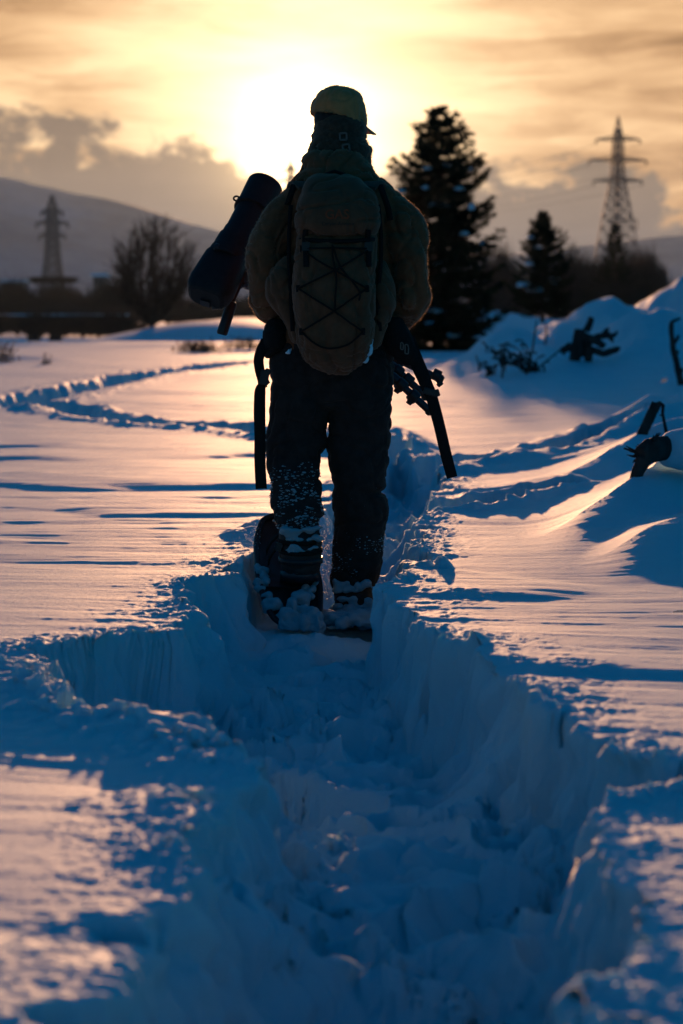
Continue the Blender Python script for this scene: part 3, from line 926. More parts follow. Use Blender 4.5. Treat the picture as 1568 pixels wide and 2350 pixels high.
# ------------------------------------------------------------------ pylons
def pylon(label, Y, px, rows, arms, peak, rot, w=0.22):
    """rows: (py, half width px) of the tower body from bottom up; arms: (py, half span px)"""
    c0 = U(px, rows[0][0], Y)
    t = thing('pylon', label, 'pylon', (c0.x, Y, c0.z))
    RM = Matrix.Rotation(rot, 3, 'Z')
    def P(py, hw, sx, sy):
        c = U(px, py, Y)
        q = RM @ Vector((sx * pm(hw, Y), sy * pm(hw, Y), 0))
        return Vector((c0.x, Y, c.z)) + q
    cs = [(-1, -1), (1, -1), (1, 1), (-1, 1)]
    for sx, sy in cs:
        mb = MB()
        for (a, ha), (b, hb) in zip(rows[:-1], rows[1:]):
            mb.bar(P(a, ha, sx, sy), P(b, hb, sx, sy), w)
        obj('leg', mb, M_STEEL, t, False)
    mb = MB()
    for (a, ha), (b, hb) in zip(rows[:-1], rows[1:]):
        for k in range(4):
            s0 = cs[k]; s1 = cs[(k + 1) % 4]
            mb.bar(P(a, ha, *s0), P(b, hb, *s1), w * 0.55); mb.bar(P(a, ha, *s1), P(b, hb, *s0), w * 0.55); mb.bar(P(b, hb, *s0), P(b, hb, *s1), w * 0.55)
    obj('bracing', mb, M_STEEL, t, False)
    mb = MB(); top = P(peak, 0, 0, 0); b, hb = rows[-1]
    for k in range(4):
        mb.bar(P(b, hb, *cs[k]), top, w * 0.9)
    obj('peak', mb, M_STEEL, t, False)
    ends = []
    for py, span in arms:
        hw = float(np.interp(py, [r[0] for r in rows][::-1], [r[1] for r in rows][::-1]))
        for sg in (-1, 1):
            mb = MB()
            tip = Vector((c0.x + sg * pm(span, Y), Y, U(px, py, Y).z))
            for oy in (-1, 1):
                lo = Vector((c0.x, Y + oy * pm(hw, Y) * 0.8, U(px, py + 2, Y).z)); hi = Vector((c0.x, Y + oy * pm(hw, Y) * 0.8, U(px, py - 9, Y).z))
                mb.bar(lo, tip, w * 1.0); mb.bar(hi, tip, w * 0.8)
                for k in range(1, 5):
                    mb.bar(lo.lerp(tip, k / 5), hi.lerp(tip, (k - 0.5) / 5), w * 0.5)
            obj('cross_arm', mb, M_STEEL, t, False)
            ins = MB(); e = tip - Vector((0, 0, pm(11, Y)))
            ins.tube([tip, tip.lerp(e, 0.5), e], [w * 0.35, w * 0.7, w * 0.35], 6)
            obj('insulator', ins, M_CONC, t)
            ends.append(e)
    return t, ends
rowsR = [(716, 48), (672, 43), (632, 39), (592, 35), (556, 31), (524, 27), (496, 23.5), (470, 20), (446, 16.5), (424, 13.5), (404, 11), (384, 10.2), (365, 9.5), (346, 9), (328, 8.5), (312, 7), (296, 5)]
pyR, endR = pylon('tall lattice pylon rising above the dark trees at far right', 560, 1415, rowsR, [(320, 50), (368, 65), (415, 55)], 266, R(45), 0.34)
mb = MB(); Yp = 560
mb.bar(U(1398, 505, Yp), U(1462, 505, Yp), 0.4); mb.bar(U(1462, 505, Yp), U(1462, 528, Yp), 0.3); mb.bar(U(1440, 505, Yp - 2), U(1440, 505, Yp + 2), 0.3)
obj('platform', mb, M_STEEL, pyR, False)
rowsL = [(716, 30), (690, 26), (664, 22.5), (640, 19.5), (618, 17), (598, 15), (578, 13.5), (560, 12.5), (540, 11.5), (524, 11), (510, 10.5), (496, 10), (482, 9.5)]
pyL, endL = pylon('lattice pylon standing before the hill at far left', 640, 122, rowsL, [(486, 24), (512, 36), (540, 29)], 448, R(20), 0.62)
rowsM = [(716, 26), (640, 19), (580, 14), (520, 10), (470, 8), (440, 6.5), (415, 5.5), (395, 5), (375, 4.5)]
pyM, endM = pylon('faint distant lattice pylon just left of the person\'s neck', 1250, 668, rowsM, [(392, 24), (415, 26), (437, 24)], 352, R(40), 0.5)
# cables hang from the right pylon to the distant one
for i, (a, b) in enumerate(zip(endR, endM)):
    pts = []
    for k in range(25):
        s = k / 24
        p = a.lerp(b, s); p.z -= 16 * 4 * s * (1 - s) * 0.55
        pts.append(p)
    o = obj('power_line', MB().tube(pts, 0.045, 4), M_CABLE)
    lv = ('upper', 'upper', 'middle', 'middle', 'lowest', 'lowest')[i]; sd_ = 'left' if i % 2 == 0 else 'right'
    tag(o, f'faint power line from the {lv} {sd_} arm of the right pylon', 'cable', 'power lines of the right pylon')

# ------------------------------------------------------------------ far buildings and bridge
def building(label, px0, px1, pyt, pyb, Y, depth, nw, nf):
    a = U(px0, pyb, Y); b = U(px1, pyt, Y)
    t = thing('building', label, 'building', ((a.x + b.x) / 2, Y + depth / 2, a.z))
    w = b.x - a.x; h = b.z - a.z
    obj('wall', MB().box(((a.x + b.x) / 2, Y + depth / 2, a.z + h / 2), (w, depth, h)), M_CONC, t, False)
    obj('roof', MB().box(((a.x + b.x) / 2, Y + depth / 2, b.z + 0.25), (w + 0.6, depth + 0.6, 0.5)), M_CLUMP, t, False)
    for i in range(nw):
        for j in range(nf):
            c = (a.x + w * (i + 0.5) / nw, Y - 0.05, a.z + h * (j + 0.55) / nf)
            obj('window', MB().box(c, (w / nw * 0.5, 0.1, h / nf * 0.45)), M_WINDOW, t, False)
building('dark box-shaped building between the left pylon and the bare tree', 214, 240, 634, 735, 420, 8, 3, 4)
building('squat dark building at the far left edge of the thicket', 8, 52, 648, 735, 430, 9, 4, 3)
def bridge():
    Y = 205.0
    a = U(-420, 750, Y); b = U(292, 750, Y)
    t = thing('bridge', 'long dark low bridge at far left', 'bridge', (a.x, Y, a.z))
    zt = U(0, 724, Y).z; zb = U(0, 757, Y).z
    obj('girder', MB().box(((a.x + b.x) / 2, Y, (zt + zb) / 2), (b.x - a.x, 3.0, zt - zb)), M_BARK, t, False)
    obj('snow_cover', MB().box(((a.x + b.x) / 2, Y, zt + 0.06), (b.x - a.x, 3.2, 0.12)), M_CLUMP, t, False)
    for px in (-260, -90, 78, 128):
        c = U(px, 751, Y)
        obj('pier', MB().box((c.x, Y, zb - 1.0), (0.9, 2.2, 2.0)), M_BARK, t, False)
    for k in range(18):
        c = a.lerp(b, (k + 0.5) / 18)
        obj('railing_post', MB().box((c.x, Y - 1.4, zt + 0.45), (0.08, 0.08, 0.9)), M_BARK, t, False)
    obj('railing', MB().bar((a.x, Y - 1.4, zt + 0.92), (b.x, Y - 1.4, zt + 0.92), 0.08), M_BARK, t, False)
bridge()
def flat_canopy():
    Y = 300.0
    b0 = U(124, 738, Y); h = U(124, 634, Y).z - b0.z
    rng = random.Random(3); tr = MB(); cr = MB()
    for k in range(8):
        x = (k - 3.5) / 3.5
        e = b0 + Vector((x * pm(44, Y), rng.uniform(-1, 1), h * 0.93)); s = b0 + Vector((x * pm(10, Y), 0, -0.3))
        tr.tube([s, s.lerp(e, 0.5) + Vector((0, 0, 0.1 * h)), e], [0.22, 0.15, 0.06], 6)
        for j in range(60):
            q = e + Vector((rng.gauss(0, pm(8, Y)), rng.gauss(0, 0.5), rng.uniform(-0.08, 0.05) * h))
            cr.tube([q, q + Vector((rng.uniform(-0.9, 0.9), rng.uniform(-0.5, 0.5), rng.uniform(-0.1, 0.15)))], [0.07, 0.03], 3, closed=False)
    t = thing('flat_topped_tree', 'flat-topped dark tree at the foot of the left pylon', 'tree', b0)
    obj('trunk', tr, M_BARK, t); obj('crown', cr, M_BRUSH, t)
flat_canopy()
# ------------------------------------------------------------------ stumps, stems and weeds standing in the snow
def hit(px, py, y0=4.0, y1=140.0):
    """where the line of sight meets the snow"""
    Y = np.concatenate([np.linspace(y0, 40, 700), np.linspace(40, y1, 500)])
    d = ray(px, py)
    x = d.x * Y / d.y; z = CAMZ + d.z * Y / d.y
    k = np.where(z <= H(x, Y))[0]
    i = k[0] if len(k) else len(Y) - 1
    return Vector((x[i], Y[i], z[i]))
def splinters(mb, c, n, ln, r, seed, bias):
    rng = random.Random(seed)
    for k in range(n):
        d = (Vector((rng.gauss(0, 1), rng.gauss(0, 0.6), rng.gauss(0, 1))).normalized() + Vector(bias)).normalized()
        l = ln * rng.uniform(0.4, 1.1)
        mb.tube([c - d * l * 0.2, c + d * l * 0.5, c + d * l], [r, r * 0.7, r * 0.25], 5)
def wood(name, mb, parent, vox, seed, amp):
    return obj(name, remesh(mb, vox, 1, lambda p: amp * noise3(p * (60, 60, 22) / (amp / 0.003), seed), name), M_DEAD, parent)

# broken log with splintered end under a cap of snow
b = hit(1462, 1097)
Y = b.y; s_ = Y / F
log = thing('broken_log', 'splintered broken log under a round cap of snow at the right edge', 'log', b)
mb = MB()
mb.tube([U(1456, 1112, Y), U(1466, 1080, Y), U(1480, 1052, Y)], [13 * s_, 15 * s_, 20 * s_], 12)
mb.tube([U(1470, 1046, Y), U(1490, 1036, Y + .03), U(1512, 1030, Y + .08), U(1545, 1025, Y + .15)], [22 * s_, 29 * s_, 30 * s_, 26 * s_], 14)
wood('trunk', mb, log, 0.006, 5, 0.004)
for c, n, bias, ln in (((1466, 1040), 7, (-1.6, 0, 0.3), 34), ((1468, 1050), 5, (-1.8, 0, -0.3), 34), ((1497, 1016), 8, (0.1, 0, 1.6), 34), ((1478, 1030), 4, (-0.5, 0, 1.2), 26)):
    for k in range(n):
        m2 = MB(); splinters(m2, U(c[0], c[1], Y + .02), 1, ln * s_, 3.6 * s_, c[0] + 7 * k, bias)
        obj('splinter', m2, M_DEAD, log)
def lumps(name, parts, parent, seed, amp, vox):
    m2 = MB()
    for c, r in parts: m2.ball(c, r, 18, 12)
    return obj(name, remesh(m2, vox, 3, lambda p: amp * noise3(p * 0.10 / amp, seed), name), M_CLUMP, parent)
lumps('snow_cap', [(U(1570, 1030, Y + .15), (62 * s_, 60 * s_, 50 * s_)), (U(1542, 1036, Y + .13), (36 * s_, 40 * s_, 38 * s_)), (U(1512, 1022, Y + .12), (12 * s_, 14 * s_, 11 * s_)), (U(1610, 1020, Y + .2), (60 * s_, 60 * s_, 55 * s_))], log, 4, 0.006, 0.009)

# leaning board with a bent stick
b = hit(1474, 1000)
Y = b.y; s_ = Y / F
brd = thing('leaning_board', 'dark plank leaning out of a snow cone with a thin bent stick at its top', 'board', b)
mb = MB(); mb.bar(U(1468, 1008, Y), U(1507, 926, Y + .12), 24 * s_, 5 * s_, (0, -1, 0.2))
wood('plank', mb, brd, 0.005, 7, 0.002)
mb = MB(); mb.tube([U(1500, 930, Y + .12), U(1515, 925, Y + .12), U(1522, 930, Y + .12), U(1521, 950, Y + .12), U(1526, 975, Y + .1), U(1531, 1000, Y + .08)], [5 * s_, 5 * s_, 4.5 * s_, 3.5 * s_, 4 * s_, 4 * s_], 8)
stk = obj('stick', mb, M_DEAD, brd)
obj('twig_stub', MB().tube([U(1523, 953, Y + .12), U(1514, 953, Y + .12)], [2.5 * s_, 1.5 * s_], 6), M_DEAD, stk)

# uprooted stump on the bank
b = hit(1345, 830)
Y = b.y; s_ = Y / F
st = thing('root_stump', 'dark uprooted stump with stubby roots on the ploughed snow bank', 'stump', b)
mb = MB()
mb.tube([U(1318, 838, Y), U(1325, 800, Y), U(1331, 755, Y)], [13 * s_, 15 * s_, 14 * s_], 12)
mb.tube([U(1350, 836, Y), U(1352, 800, Y), U(1340, 770, Y)], [9 * s_, 10 * s_, 9 * s_], 10)
wood('trunk', mb, st, 0.018, 8, 0.012)
for k, p in enumerate(([(1322, 795), (1300, 800), (1292, 800), (1294, 815)], [(1345, 790), (1375, 772), (1398, 768), (1408, 785)], [(1350, 800), (1385, 812), (1415, 802), (1425, 798)], [(1345, 760), (1354, 740), (1358, 728)], [(1330, 765), (1362, 780), (1390, 795)])):
    m2 = MB(); m2.tube([U(*q, Y - 0.05 * k) for q in p], [9 * s_, 9 * s_, 8 * s_, 4 * s_][:len(p)], 8)
    wood('root', m2, st, 0.016, 9 + k, 0.010)
for k, p in enumerate(([(1380, 772), (1392, 758), (1398, 752)], [(1395, 775), (1412, 768), (1418, 760)])):
    obj('root', MB().tube([U(*q, Y) for q in p], [6 * s_, 5 * s_, 2 * s_], 7), M_DEAD, st)

# crooked post at the right edge
b = hit(1556, 884)
Y = b.y; s_ = Y / F
po = thing('crooked_post', 'crooked dead branch standing upright at the right edge of the bank', 'branch', b)
mb = MB(); mb.tube([U(1566, 892, Y), U(1560, 865, Y), U(1552, 830, Y), U(1545, 800, Y), U(1541, 765, Y), U(1541, 738, Y)], [9 * s_, 8 * s_, 7.5 * s_, 7 * s_, 6 * s_, 5.5 * s_], 10)
wood('stem', mb, po, 0.012, 15, 0.008)
for p in ([(1541, 740), (1550, 735), (1562, 730)], [(1546, 790), (1556, 775), (1557, 768)], [(1549, 812), (1558, 806)], [(1562, 860), (1566, 845)]):
    obj('side_twig', MB().tube([U(*q, Y) for q in p], [4.5 * s_, 4 * s_, 2.5 * s_][:len(p)], 7), M_DEAD, po)

# bent dead shrubs on the bank
def shrub(label, px, py, top, wid, seed, n=9):
    b = hit(px, py); Y = b.y; s = Y / F; rng = random.Random(seed)
    t = thing('dead_shrub', label, 'shrub', b, 'dead shrubs on the snow bank')
    h = (py - top) * s
    for k in range(n):
        p = [b - Vector((0, 0, 0.05))]; d = Vector((rng.uniform(-0.5, 0.5), rng.uniform(-0.2, 0.2), 1)).normalized(); L = h * rng.uniform(0.5, 1.1)
        for j in range(5):
            d = (d + Vector((rng.uniform(-0.6, 0.6), rng.uniform(-0.3, 0.3), rng.uniform(-0.45, 0.25)))).normalized()
            p.append(p[-1] + d * L / 5)
        obj('stem', MB().tube(p, [2.6 * s, 2.4 * s, 2 * s, 1.8 * s, 1.5 * s, 1.0 * s], 6), M_DEAD, t)
        m2 = MB()
        for j in range(5):
            q = p[2 + j % 4]; e = Vector((rng.uniform(-1, 1), rng.uniform(-0.5, 0.5), rng.uniform(-0.8, 0.5))).normalized()
            m2.tube([q, q + e * wid * s * 0.14, q + e * wid * s * 0.22 + Vector((0, 0, -0.03))], [1.8 * s, 2.2 * s, 1.2 * s], 5)
        for a in (obj('leaf_cluster', m2, M_DEAD, t),): a['kind'] = 'stuff'
shrub('dead shrub with curled leaves left of the root stump', 1215, 855, 752, 90, 3, 10)
shrub('thin drooping dead shrub beside the tall fir', 1160, 838, 745, 70, 4, 9)
shrub('low dead shrub in front of the tall fir', 1128, 862, 815, 50, 6, 5)
# straight dry stems
for i, (x0, y0, x1, y1, lab) in enumerate([(1206, 860, 1232, 735, 'long straight dry stem leaning beside the dead shrub'), (1152, 868, 1150, 800, 'short upright dry stem on the bank by the fir'), (1100, 852, 1092, 815, 'faint dry stem at the left foot of the bank'), (1118, 843, 1146, 872, 'dry stem bent down onto the bank'), (1250, 790, 1253, 742, 'short dry stem above the dead shrub')]):
    b = hit(x0, y0); Y = b.y; s = Y / F
    o = obj('dry_stem', MB().tube([b - Vector((0, 0, 0.05)), b.lerp(U(x1, y1, Y), 0.5) + Vector((0.02, 0, 0)), U(x1, y1, Y)], [2.6 * s, 2.2 * s, 1.4 * s], 6), M_STRAW)
    tag(o, lab, 'stem', 'dry stems on the snow bank')
# weeds far left
def weeds(label, px, py, top, wid, n, seed):
    b = hit(px, py); Y = b.y; s = Y / F; rng = random.Random(seed)
    t = thing('dry_weeds', label, 'weeds', b, 'dry weeds on the field')
    mb = MB()
    for k in range(n):
        x = rng.gauss(0, wid * 0.33) * s; yy = rng.uniform(-0.6, 0.6)
        p0 = Vector((b.x + x, b.y + yy, Hs(b.x + x, b.y + yy) - 0.03)); h = (py - top) * s * rng.uniform(0.3, 1.05)
        p1 = p0 + Vector((rng.uniform(-0.35, 0.35) * h, 0, h))
        mb.tube([p0, p0.lerp(p1, 0.6) + Vector((rng.uniform(-0.04, 0.04), 0, 0)), p1], [1.1 * s, 0.9 * s, 0.5 * s], 4, closed=False)
        for j in range(2):
            q = p0.lerp(p1, rng.uniform(0.5, 1)); mb.tube([q, q + Vector((rng.uniform(-0.08, 0.08), 0, rng.uniform(0, 0.10)))], [1.4 * s, 0.6 * s], 4, closed=False)
    o = obj('stems', mb, M_STRAW, t); o['kind'] = 'stuff'
weeds('tuft of dry weeds at the left edge of the field', 14, 832, 782, 34, 26, 3)
weeds('small dry weed tuft right of the left edge tuft', 106, 836, 815, 16, 12, 4)
weeds('wide patch of flattened dry weeds on the field below the bare tree', 460, 808, 780, 80, 130, 5)
weeds('dry weeds at the far edge of the field left of the person', 560, 800, 772, 60, 70, 6)
# ------------------------------------------------------------------ the walking person
M_JACKET = mat('jacket_cloth', (0.20, 0.080, 0.036), 0.85, 0.15, 0.15, 18, 0.35, 300, sheen=0.5)
M_PANTS = mat('trouser_cloth', (0.030, 0.026, 0.024), 0.85, 0.12, 0.25, 24, 0.3, 260, sheen=0.12)
M_GLOVE = mat('glove', (0.02, 0.02, 0.02), 0.8, 0.2, 0.2, 40, 0.3, 200)
M_SKIN = mat('skin', (0.50, 0.33, 0.25), 0.55, 0.35, 0.08, 30, sss=0.004)
M_CAP = mat('cap_cloth', (0.60, 0.24, 0.085), 0.85, 0.1, 0.10, 40, 0.25, 400, sheen=0.7)
M_GAITER = mat('gaiter_fleece', (0.075, 0.052, 0.035), 0.95, 0.05, 0.25, 60, 0.6, 350, sheen=0.8)
M_BOOT = mat('boot_leather', (0.03, 0.025, 0.022), 0.6, 0.3, 0.3, 30, 0.3, 120)
M_PACK = mat('pack_nylon', (0.145, 0.066, 0.034), 0.8, 0.15, 0.16, 22, 0.35, 420, sheen=0.25)
M_PACK2 = mat('pack_nylon_dark', (0.06, 0.045, 0.03), 0.8, 0.15, 0.2, 22, 0.35, 420, sheen=0.15)
M_WEB = mat('webbing', (0.015, 0.014, 0.013), 0.8, 0.15, 0.2, 90, 0.5, 600)
M_PLASTIC = mat('black_plastic', (0.02, 0.02, 0.02), 0.4, 0.4, 0.15, 30)
M_BUCKLE = mat('grey_buckle', (0.14, 0.11, 0.09), 0.4, 0.5, 0.1, 60)
M_CORD = mat('bungee_cord', (0.022, 0.016, 0.013), 0.8, 0.1, 0.2, 200)
M_CAMERA = mat('camera_black', (0.016, 0.016, 0.016), 0.6, 0.25, 0.25, 40, 0.15, 200)
M_METAL = mat('tripod_metal', (0.045, 0.045, 0.05), 0.38, 0.5, 0.2, 30, metal=0.6)
M_PRINT = mat('red_print', (0.34, 0.075, 0.03), 0.7, 0.1, 0.15, 80)
M_PRINT2 = mat('dark_print', (0.05, 0.04, 0.03), 0.7, 0.1, 0.15, 80)
M_HAIR = mat('hair', (0.02, 0.015, 0.012), 0.6, 0.3, 0.3, 90)
M_EYE = mat('eye', (0.7, 0.68, 0.65), 0.2, 0.5, 0.1, 50)
PX = 8.3 / F
def UT(rows):
    """tube rows (px, py, distance, radius m)"""
    c = crom([(*U(a, b, Y), r) for a, b, Y, r in rows], 5)
    return [Vector(p[:3]) for p in c], [p[3] for p in c]
base = U(760, 1447, 8.3)
person = thing('person', 'person in cap, khaki jacket and dark trousers walking away through the snow trench', 'person', base)

# head orientation: turned to the right, away from us
HC = U(777, 262, 8.37)
HA = R(24)
HF = Vector((math.sin(HA), math.cos(HA), -0.05)).normalized()      # where the face looks
HR = Vector((math.cos(HA), -math.sin(HA), 0))
HU = HR.cross(HF).normalized()
def hp(r, f, u): return HC + HR * r + HF * f + HU * u
HM = Matrix((HR, HF, HU)).transposed()

def arm_rows(side):
    if side < 0:
        return [(692, 476, 8.31, .072), (650, 510, 8.28, .073), (614, 575, 8.25, .069), (609, 640, 8.25, .062), (616, 690, 8.28, .059), (630, 702, 8.37, .054), (642, 697, 8.50, .047)]
    return [(876, 482, 8.31, .072), (918, 514, 8.28, .073), (941, 580, 8.25, .066), (947, 640, 8.25, .064), (942, 688, 8.28, .066), (922, 722, 8.37, .058), (890, 772, 8.50, .049)]
legL = [(765, 640, 765, 8.32, .10), (820, 622, 770, 8.32, .115), (856, 621, 768, 8.32, .115), (900, 621, 763, 8.33, .112), (943, 620, 758, 8.34, .108), (969, 619, 750, 8.35, .104), (991, 612, 747, 8.36, .104), (1016, 607, 753, 8.36, .102), (1034, 610, 741, 8.35, .096), (1066, 612, 734, 8.33, .092), (1100, 617, 736, 8.30, .092), (1130, 621, 737, 8.27, .092), (1160, 621, 740, 8.24, .09), (1183, 626, 742, 8.21, .088), (1203, 634, 731, 8.19, .075), (1220, 648, 722, 8.18, .06)]
legR = [(765, 765, 895, 8.32, .10), (820, 760, 904, 8.32, .115), (886, 757, 902, 8.33, .112), (931, 757, 899, 8.34, .11), (969, 758, 897, 8.35, .106), (1006, 755, 895, 8.36, .104), (1025, 752, 893, 8.36, .102), (1062, 755, 891, 8.36, .098), (1100, 764, 883, 8.36, .093), (1115, 768, 884, 8.36, .092), (1130, 764, 876, 8.36, .09), (1141, 762, 891, 8.36, .092), (1171, 764, 894, 8.36, .092), (1190, 768, 893, 8.36, .09), (1205, 766, 887, 8.36, .088), (1268, 764, 880, 8.36, .085), (1300, 761, 875, 8.36, .083), (1328, 758, 870, 8.36, .08), (1350, 764, 864, 8.36, .07)]

def build_body():
    mb = MB()
    # skull, jaw, face
    mb.ball(hp(0, 0.005, -0.006), (0.072, 0.090, 0.092), 24, 18, HM)
    mb.ball(hp(0, 0.030, -0.055), (0.056, 0.062, 0.06), 20, 14, HM)
    mb.tube([hp(0, 0.085, 0.022), hp(0, 0.104, -0.012), hp(0, 0.092, -0.022)], [0.008, 0.014, 0.012], 10)          # nose
    mb.tube([hp(-0.045, 0.080, 0.034), hp(0, 0.094, 0.036), hp(0.045, 0.080, 0.034)], 0.010, 8)                  # brow
    for s in (-1, 1):
        mb.tube([hp(s * 0.016, 0.088, -0.012), hp(s * 0.010, 0.094, -0.016)], 0.008, 8)                           # nostrils
        mb.ball(hp(s * 0.076, -0.005, 0.0), (0.010, 0.020, 0.031), 12, 10, HM)                                      # ears
        mb.ball(hp(s * 0.045, 0.062, -0.012), (0.022, 0.022, 0.02), 12, 10, HM)                                    # cheeks
    mb.tube([hp(-0.022, 0.082, -0.047), hp(0, 0.092, -0.045), hp(0.022, 0.082, -0.047)], 0.007, 8)                # lips
    mb.tube([hp(-0.020, 0.080, -0.056), hp(0, 0.089, -0.056), hp(0.020, 0.080, -0.056)], 0.007, 8)
    mb.ball(hp(0, 0.080, -0.082), (0.02, 0.016, 0.016), 12, 10, HM)                                               # chin
    # neck and trunk
    n0 = U(776, 300, 8.34); n1 = U(778, 400, 8.31)
    mb.tube([n0, n0.lerp(n1, 0.5), n1], [0.056, 0.055, 0.07], 16)
    sil(mb, [(405, 720, 838, 8.31, .06), (440, 670, 890, 8.31, .085), (500, 650, 905, 8.32, .10), (600, 660, 895, 8.33, .10), (700, 665, 890, 8.33, .095), (780, 645, 885, 8.33, .10), (840, 650, 880, 8.33, .10), (880, 690, 840, 8.33, .08)], 4, 28)
    for s in (-1, 1):
        p, r = UT(arm_rows(s)); mb.tube(p, [max(0.026, q * 0.60) for q in r], 12)
        w = p[-1]
        mb.ball(w + Vector((0.004 * s, 0.035, -0.004)), (0.030, 0.042, 0.02), 12, 10)
        for k in range(4):   # fingers inside the gloves
            o = Vector(((k - 1.5) * 0.015, 0.065, 0)); mb.tube([w + o, w + o + Vector((0, 0.03, -0.012)), w + o + Vector((0, 0.035, -0.035))], 0.007, 7)
        mb.tube([w + Vector((-s * 0.02, 0.03, 0)), w + Vector((-s * 0.045, 0.05, -0.01)), w + Vector((-s * 0.04, 0.07, -0.025))], 0.009, 7)
    for rows in (legL, legR):
        sil(mb, [(a, (b + c) / 2 - (c - b) * 0.31, (b + c) / 2 + (c - b) * 0.31, d, e * 0.62) for a, b, c, d, e in rows], 3, 20)
    for ft in ([(688, 1205, 8.18), (689, 1290, 8.15), (672, 1345, 8.36)], [(815, 1335, 8.36), (815, 1398, 8.36), (826, 1412, 8.54)]):
        mb.tube([U(*q) for q in ft], [0.042, 0.040, 0.03], 12)
    return remesh(mb, 0.0085, 2, None, 'body')
obj('body', build_body(), M_SKIN, person)
for s in (-1, 1):
    obj('eye', MB().ball(hp(s * 0.031, 0.074, 0.016), 0.0115, 14, 10), M_EYE, person)
# hair showing at the back under the cap
hb_ = MB(); hb_.ball(hp(0, -0.012, -0.022), (0.078, 0.086, 0.060), 24, 16, HM)
obj('hair', remesh(hb_, 0.006, 1, lambda p: 0.0025 * noise3(p * (120, 120, 25), 3), 'hair'), M_HAIR, person)

# trousers
mb = MB()
sil(mb, legL, 4, 40); sil(mb, legR, 4, 40)
sil(mb, [(752, 632, 900, 8.32, .12), (800, 623, 904, 8.32, .13), (850, 622, 903, 8.32, .125), (895, 630, 897, 8.33, .11), (925, 670, 850, 8.33, .085), (940, 715, 800, 8.33, .05)], 4, 40)
_fa = folds(0.0065, 9, 3, (1, 1, 1.9)); _fb = folds(0.0012, 26, 7, (1, 1, 1.6))
trousers = obj('trousers', remesh(mb, 0.006, 2, lambda p: _fa(p) + _fb(p), 'trousers'), M_PANTS, person)

# jacket
mb = MB()
sil(mb, [(398, 712, 850, 8.31, .08), (412, 690, 868, 8.31, .10), (430, 662, 892, 8.31, .115), (455, 640, 918, 8.31, .125), (500, 632, 925, 8.32, .13), (580, 640, 918, 8.32, .135), (660, 642, 912, 8.32, .135), (730, 632, 912, 8.32, .135), (785, 620, 910, 8.32, .14), (822, 618, 906, 8.32, .14)], 4, 44)
for s in (-1, 1):
    p, r = UT(arm_rows(s)); mb.tube(p, r, 28)
_ja = folds(0.012, 8.5, 21, (1.2, 1, 0.9)); _jb = folds(0.004, 24, 23, (1, 1, 1.5))
jacket = obj('jacket', remesh(mb, 0.0058, 2, lambda p: _ja(p) + _jb(p), 'jacket'), M_JACKET, person)
# hood lying behind the neck
mb = MB()
sil(mb, [(345, 720, 812, 8.29, .05), (354, 700, 828, 8.29, .075), (368, 690, 838, 8.29, .095), (388, 689, 853, 8.29, .105), (404, 676, 866, 8.28, .11), (420, 668, 874, 8.28, .11), (438, 690, 850, 8.28, .09)], 4, 40)
_hoodf = folds(0.008, 14, 31, (1, 1, 1.4))
obj('hood', remesh(mb, 0.0055, 2, _hoodf, 'hood'), M_JACKET, person)
# neck gaiter pulled up over the chin
mb = MB()
sil(mb, [(268, 728, 834, 8.355, .082), (284, 722, 838, 8.35, .092), (300, 719, 841, 8.35, .095), (318, 715, 839, 8.345, .096), (328, 712, 841, 8.34, .096), (336, 709, 849, 8.34, .098), (346, 706, 853, 8.34, .10), (364, 702, 850, 8.34, .10), (388, 698, 853, 8.335, .10), (405, 704, 846, 8.33, .09)], 4, 40)
_gaf = folds(0.004, 26, 35, (0.8, 0.8, 2.0))
gaiter = obj('neck_gaiter', remesh(mb, 0.005, 2, _gaf, 'neck_gaiter'), M_GAITER, person)
for px, py, sz, an in [(788, 313, 15, 0.05), (794.5, 339, 15, 0.16)]:
    mb = MB(); c = U(px, py, 8.236); h = sz / 2 * PX
    q = [c + Matrix.Rotation(-an, 3, 'Y') @ Vector((a * h, 0, b * h)) for a, b in ((-1, -1), (1, -1), (1, 1), (-1, 1), (-1, -1))]
    for a, b in zip(q[:-1], q[1:]): mb.bar(a, b, 0.0035, 0.006)
    o = obj('buckle', mb, M_BUCKLE, gaiter, False); o.location = (0, 0, 0)

# cap
mb = MB()
cap_rows = [(197, 770, 782, 8.37, .010), (199, 757, 793, 8.37, .035), (203, 746, 807, 8.37, .055), (210, 735, 820, 8.37, .072), (220, 726, 830, 8.37, .086), (235, 717, 836, 8.37, .097), (250, 714, 839, 8.37, .102), (264, 714, 841, 8.37, .104), (278, 715, 843, 8.37, .105), (292, 717, 843, 8.37, .105)]
sil(mb, cap_rows, 4, 48)
me = remesh(mb, 0.0045, 2, None, 'cap')
n = len(me.vertices); co = np.empty(n * 3, np.float32); me.vertices.foreach_get('co', co); co = co.reshape(-1, 3)
cl = np.interp(co[:, 0], [U(714, 255, 8.37).x, U(760, 262, 8.37).x, U(795, 270, 8.37).x, U(815, 290, 8.37).x, U(845, 290, 8.37).x],
               [U(714, 258, 8.37).z, U(760, 263, 8.37).z, U(795, 270, 8.37).z, U(815, 289, 8.37).z, U(845, 290, 8.37).z])
co[:, 2] = np.maximum(co[:, 2], cl - 0.010 * sstep(co[:, 1], 8.36, 8.42))
me.vertices.foreach_set('co', co.ravel()); me.update()
_cf = folds(0.0028, 22, 45)
nr = np.empty(n * 3, np.float32); me.vertices.foreach_get('normal', nr); nr = nr.reshape(-1, 3)
th = np.arctan2(co[:, 0] - HC.x, co[:, 1] - HC.y) - HA
seam = np.exp(-((((th + math.pi / 6) % (math.pi / 3)) - math.pi / 6) * 0.09 / 0.0035) ** 2)
co = co + nr * (_cf(co.astype(float)) - 0.0022 * seam)[:, None]
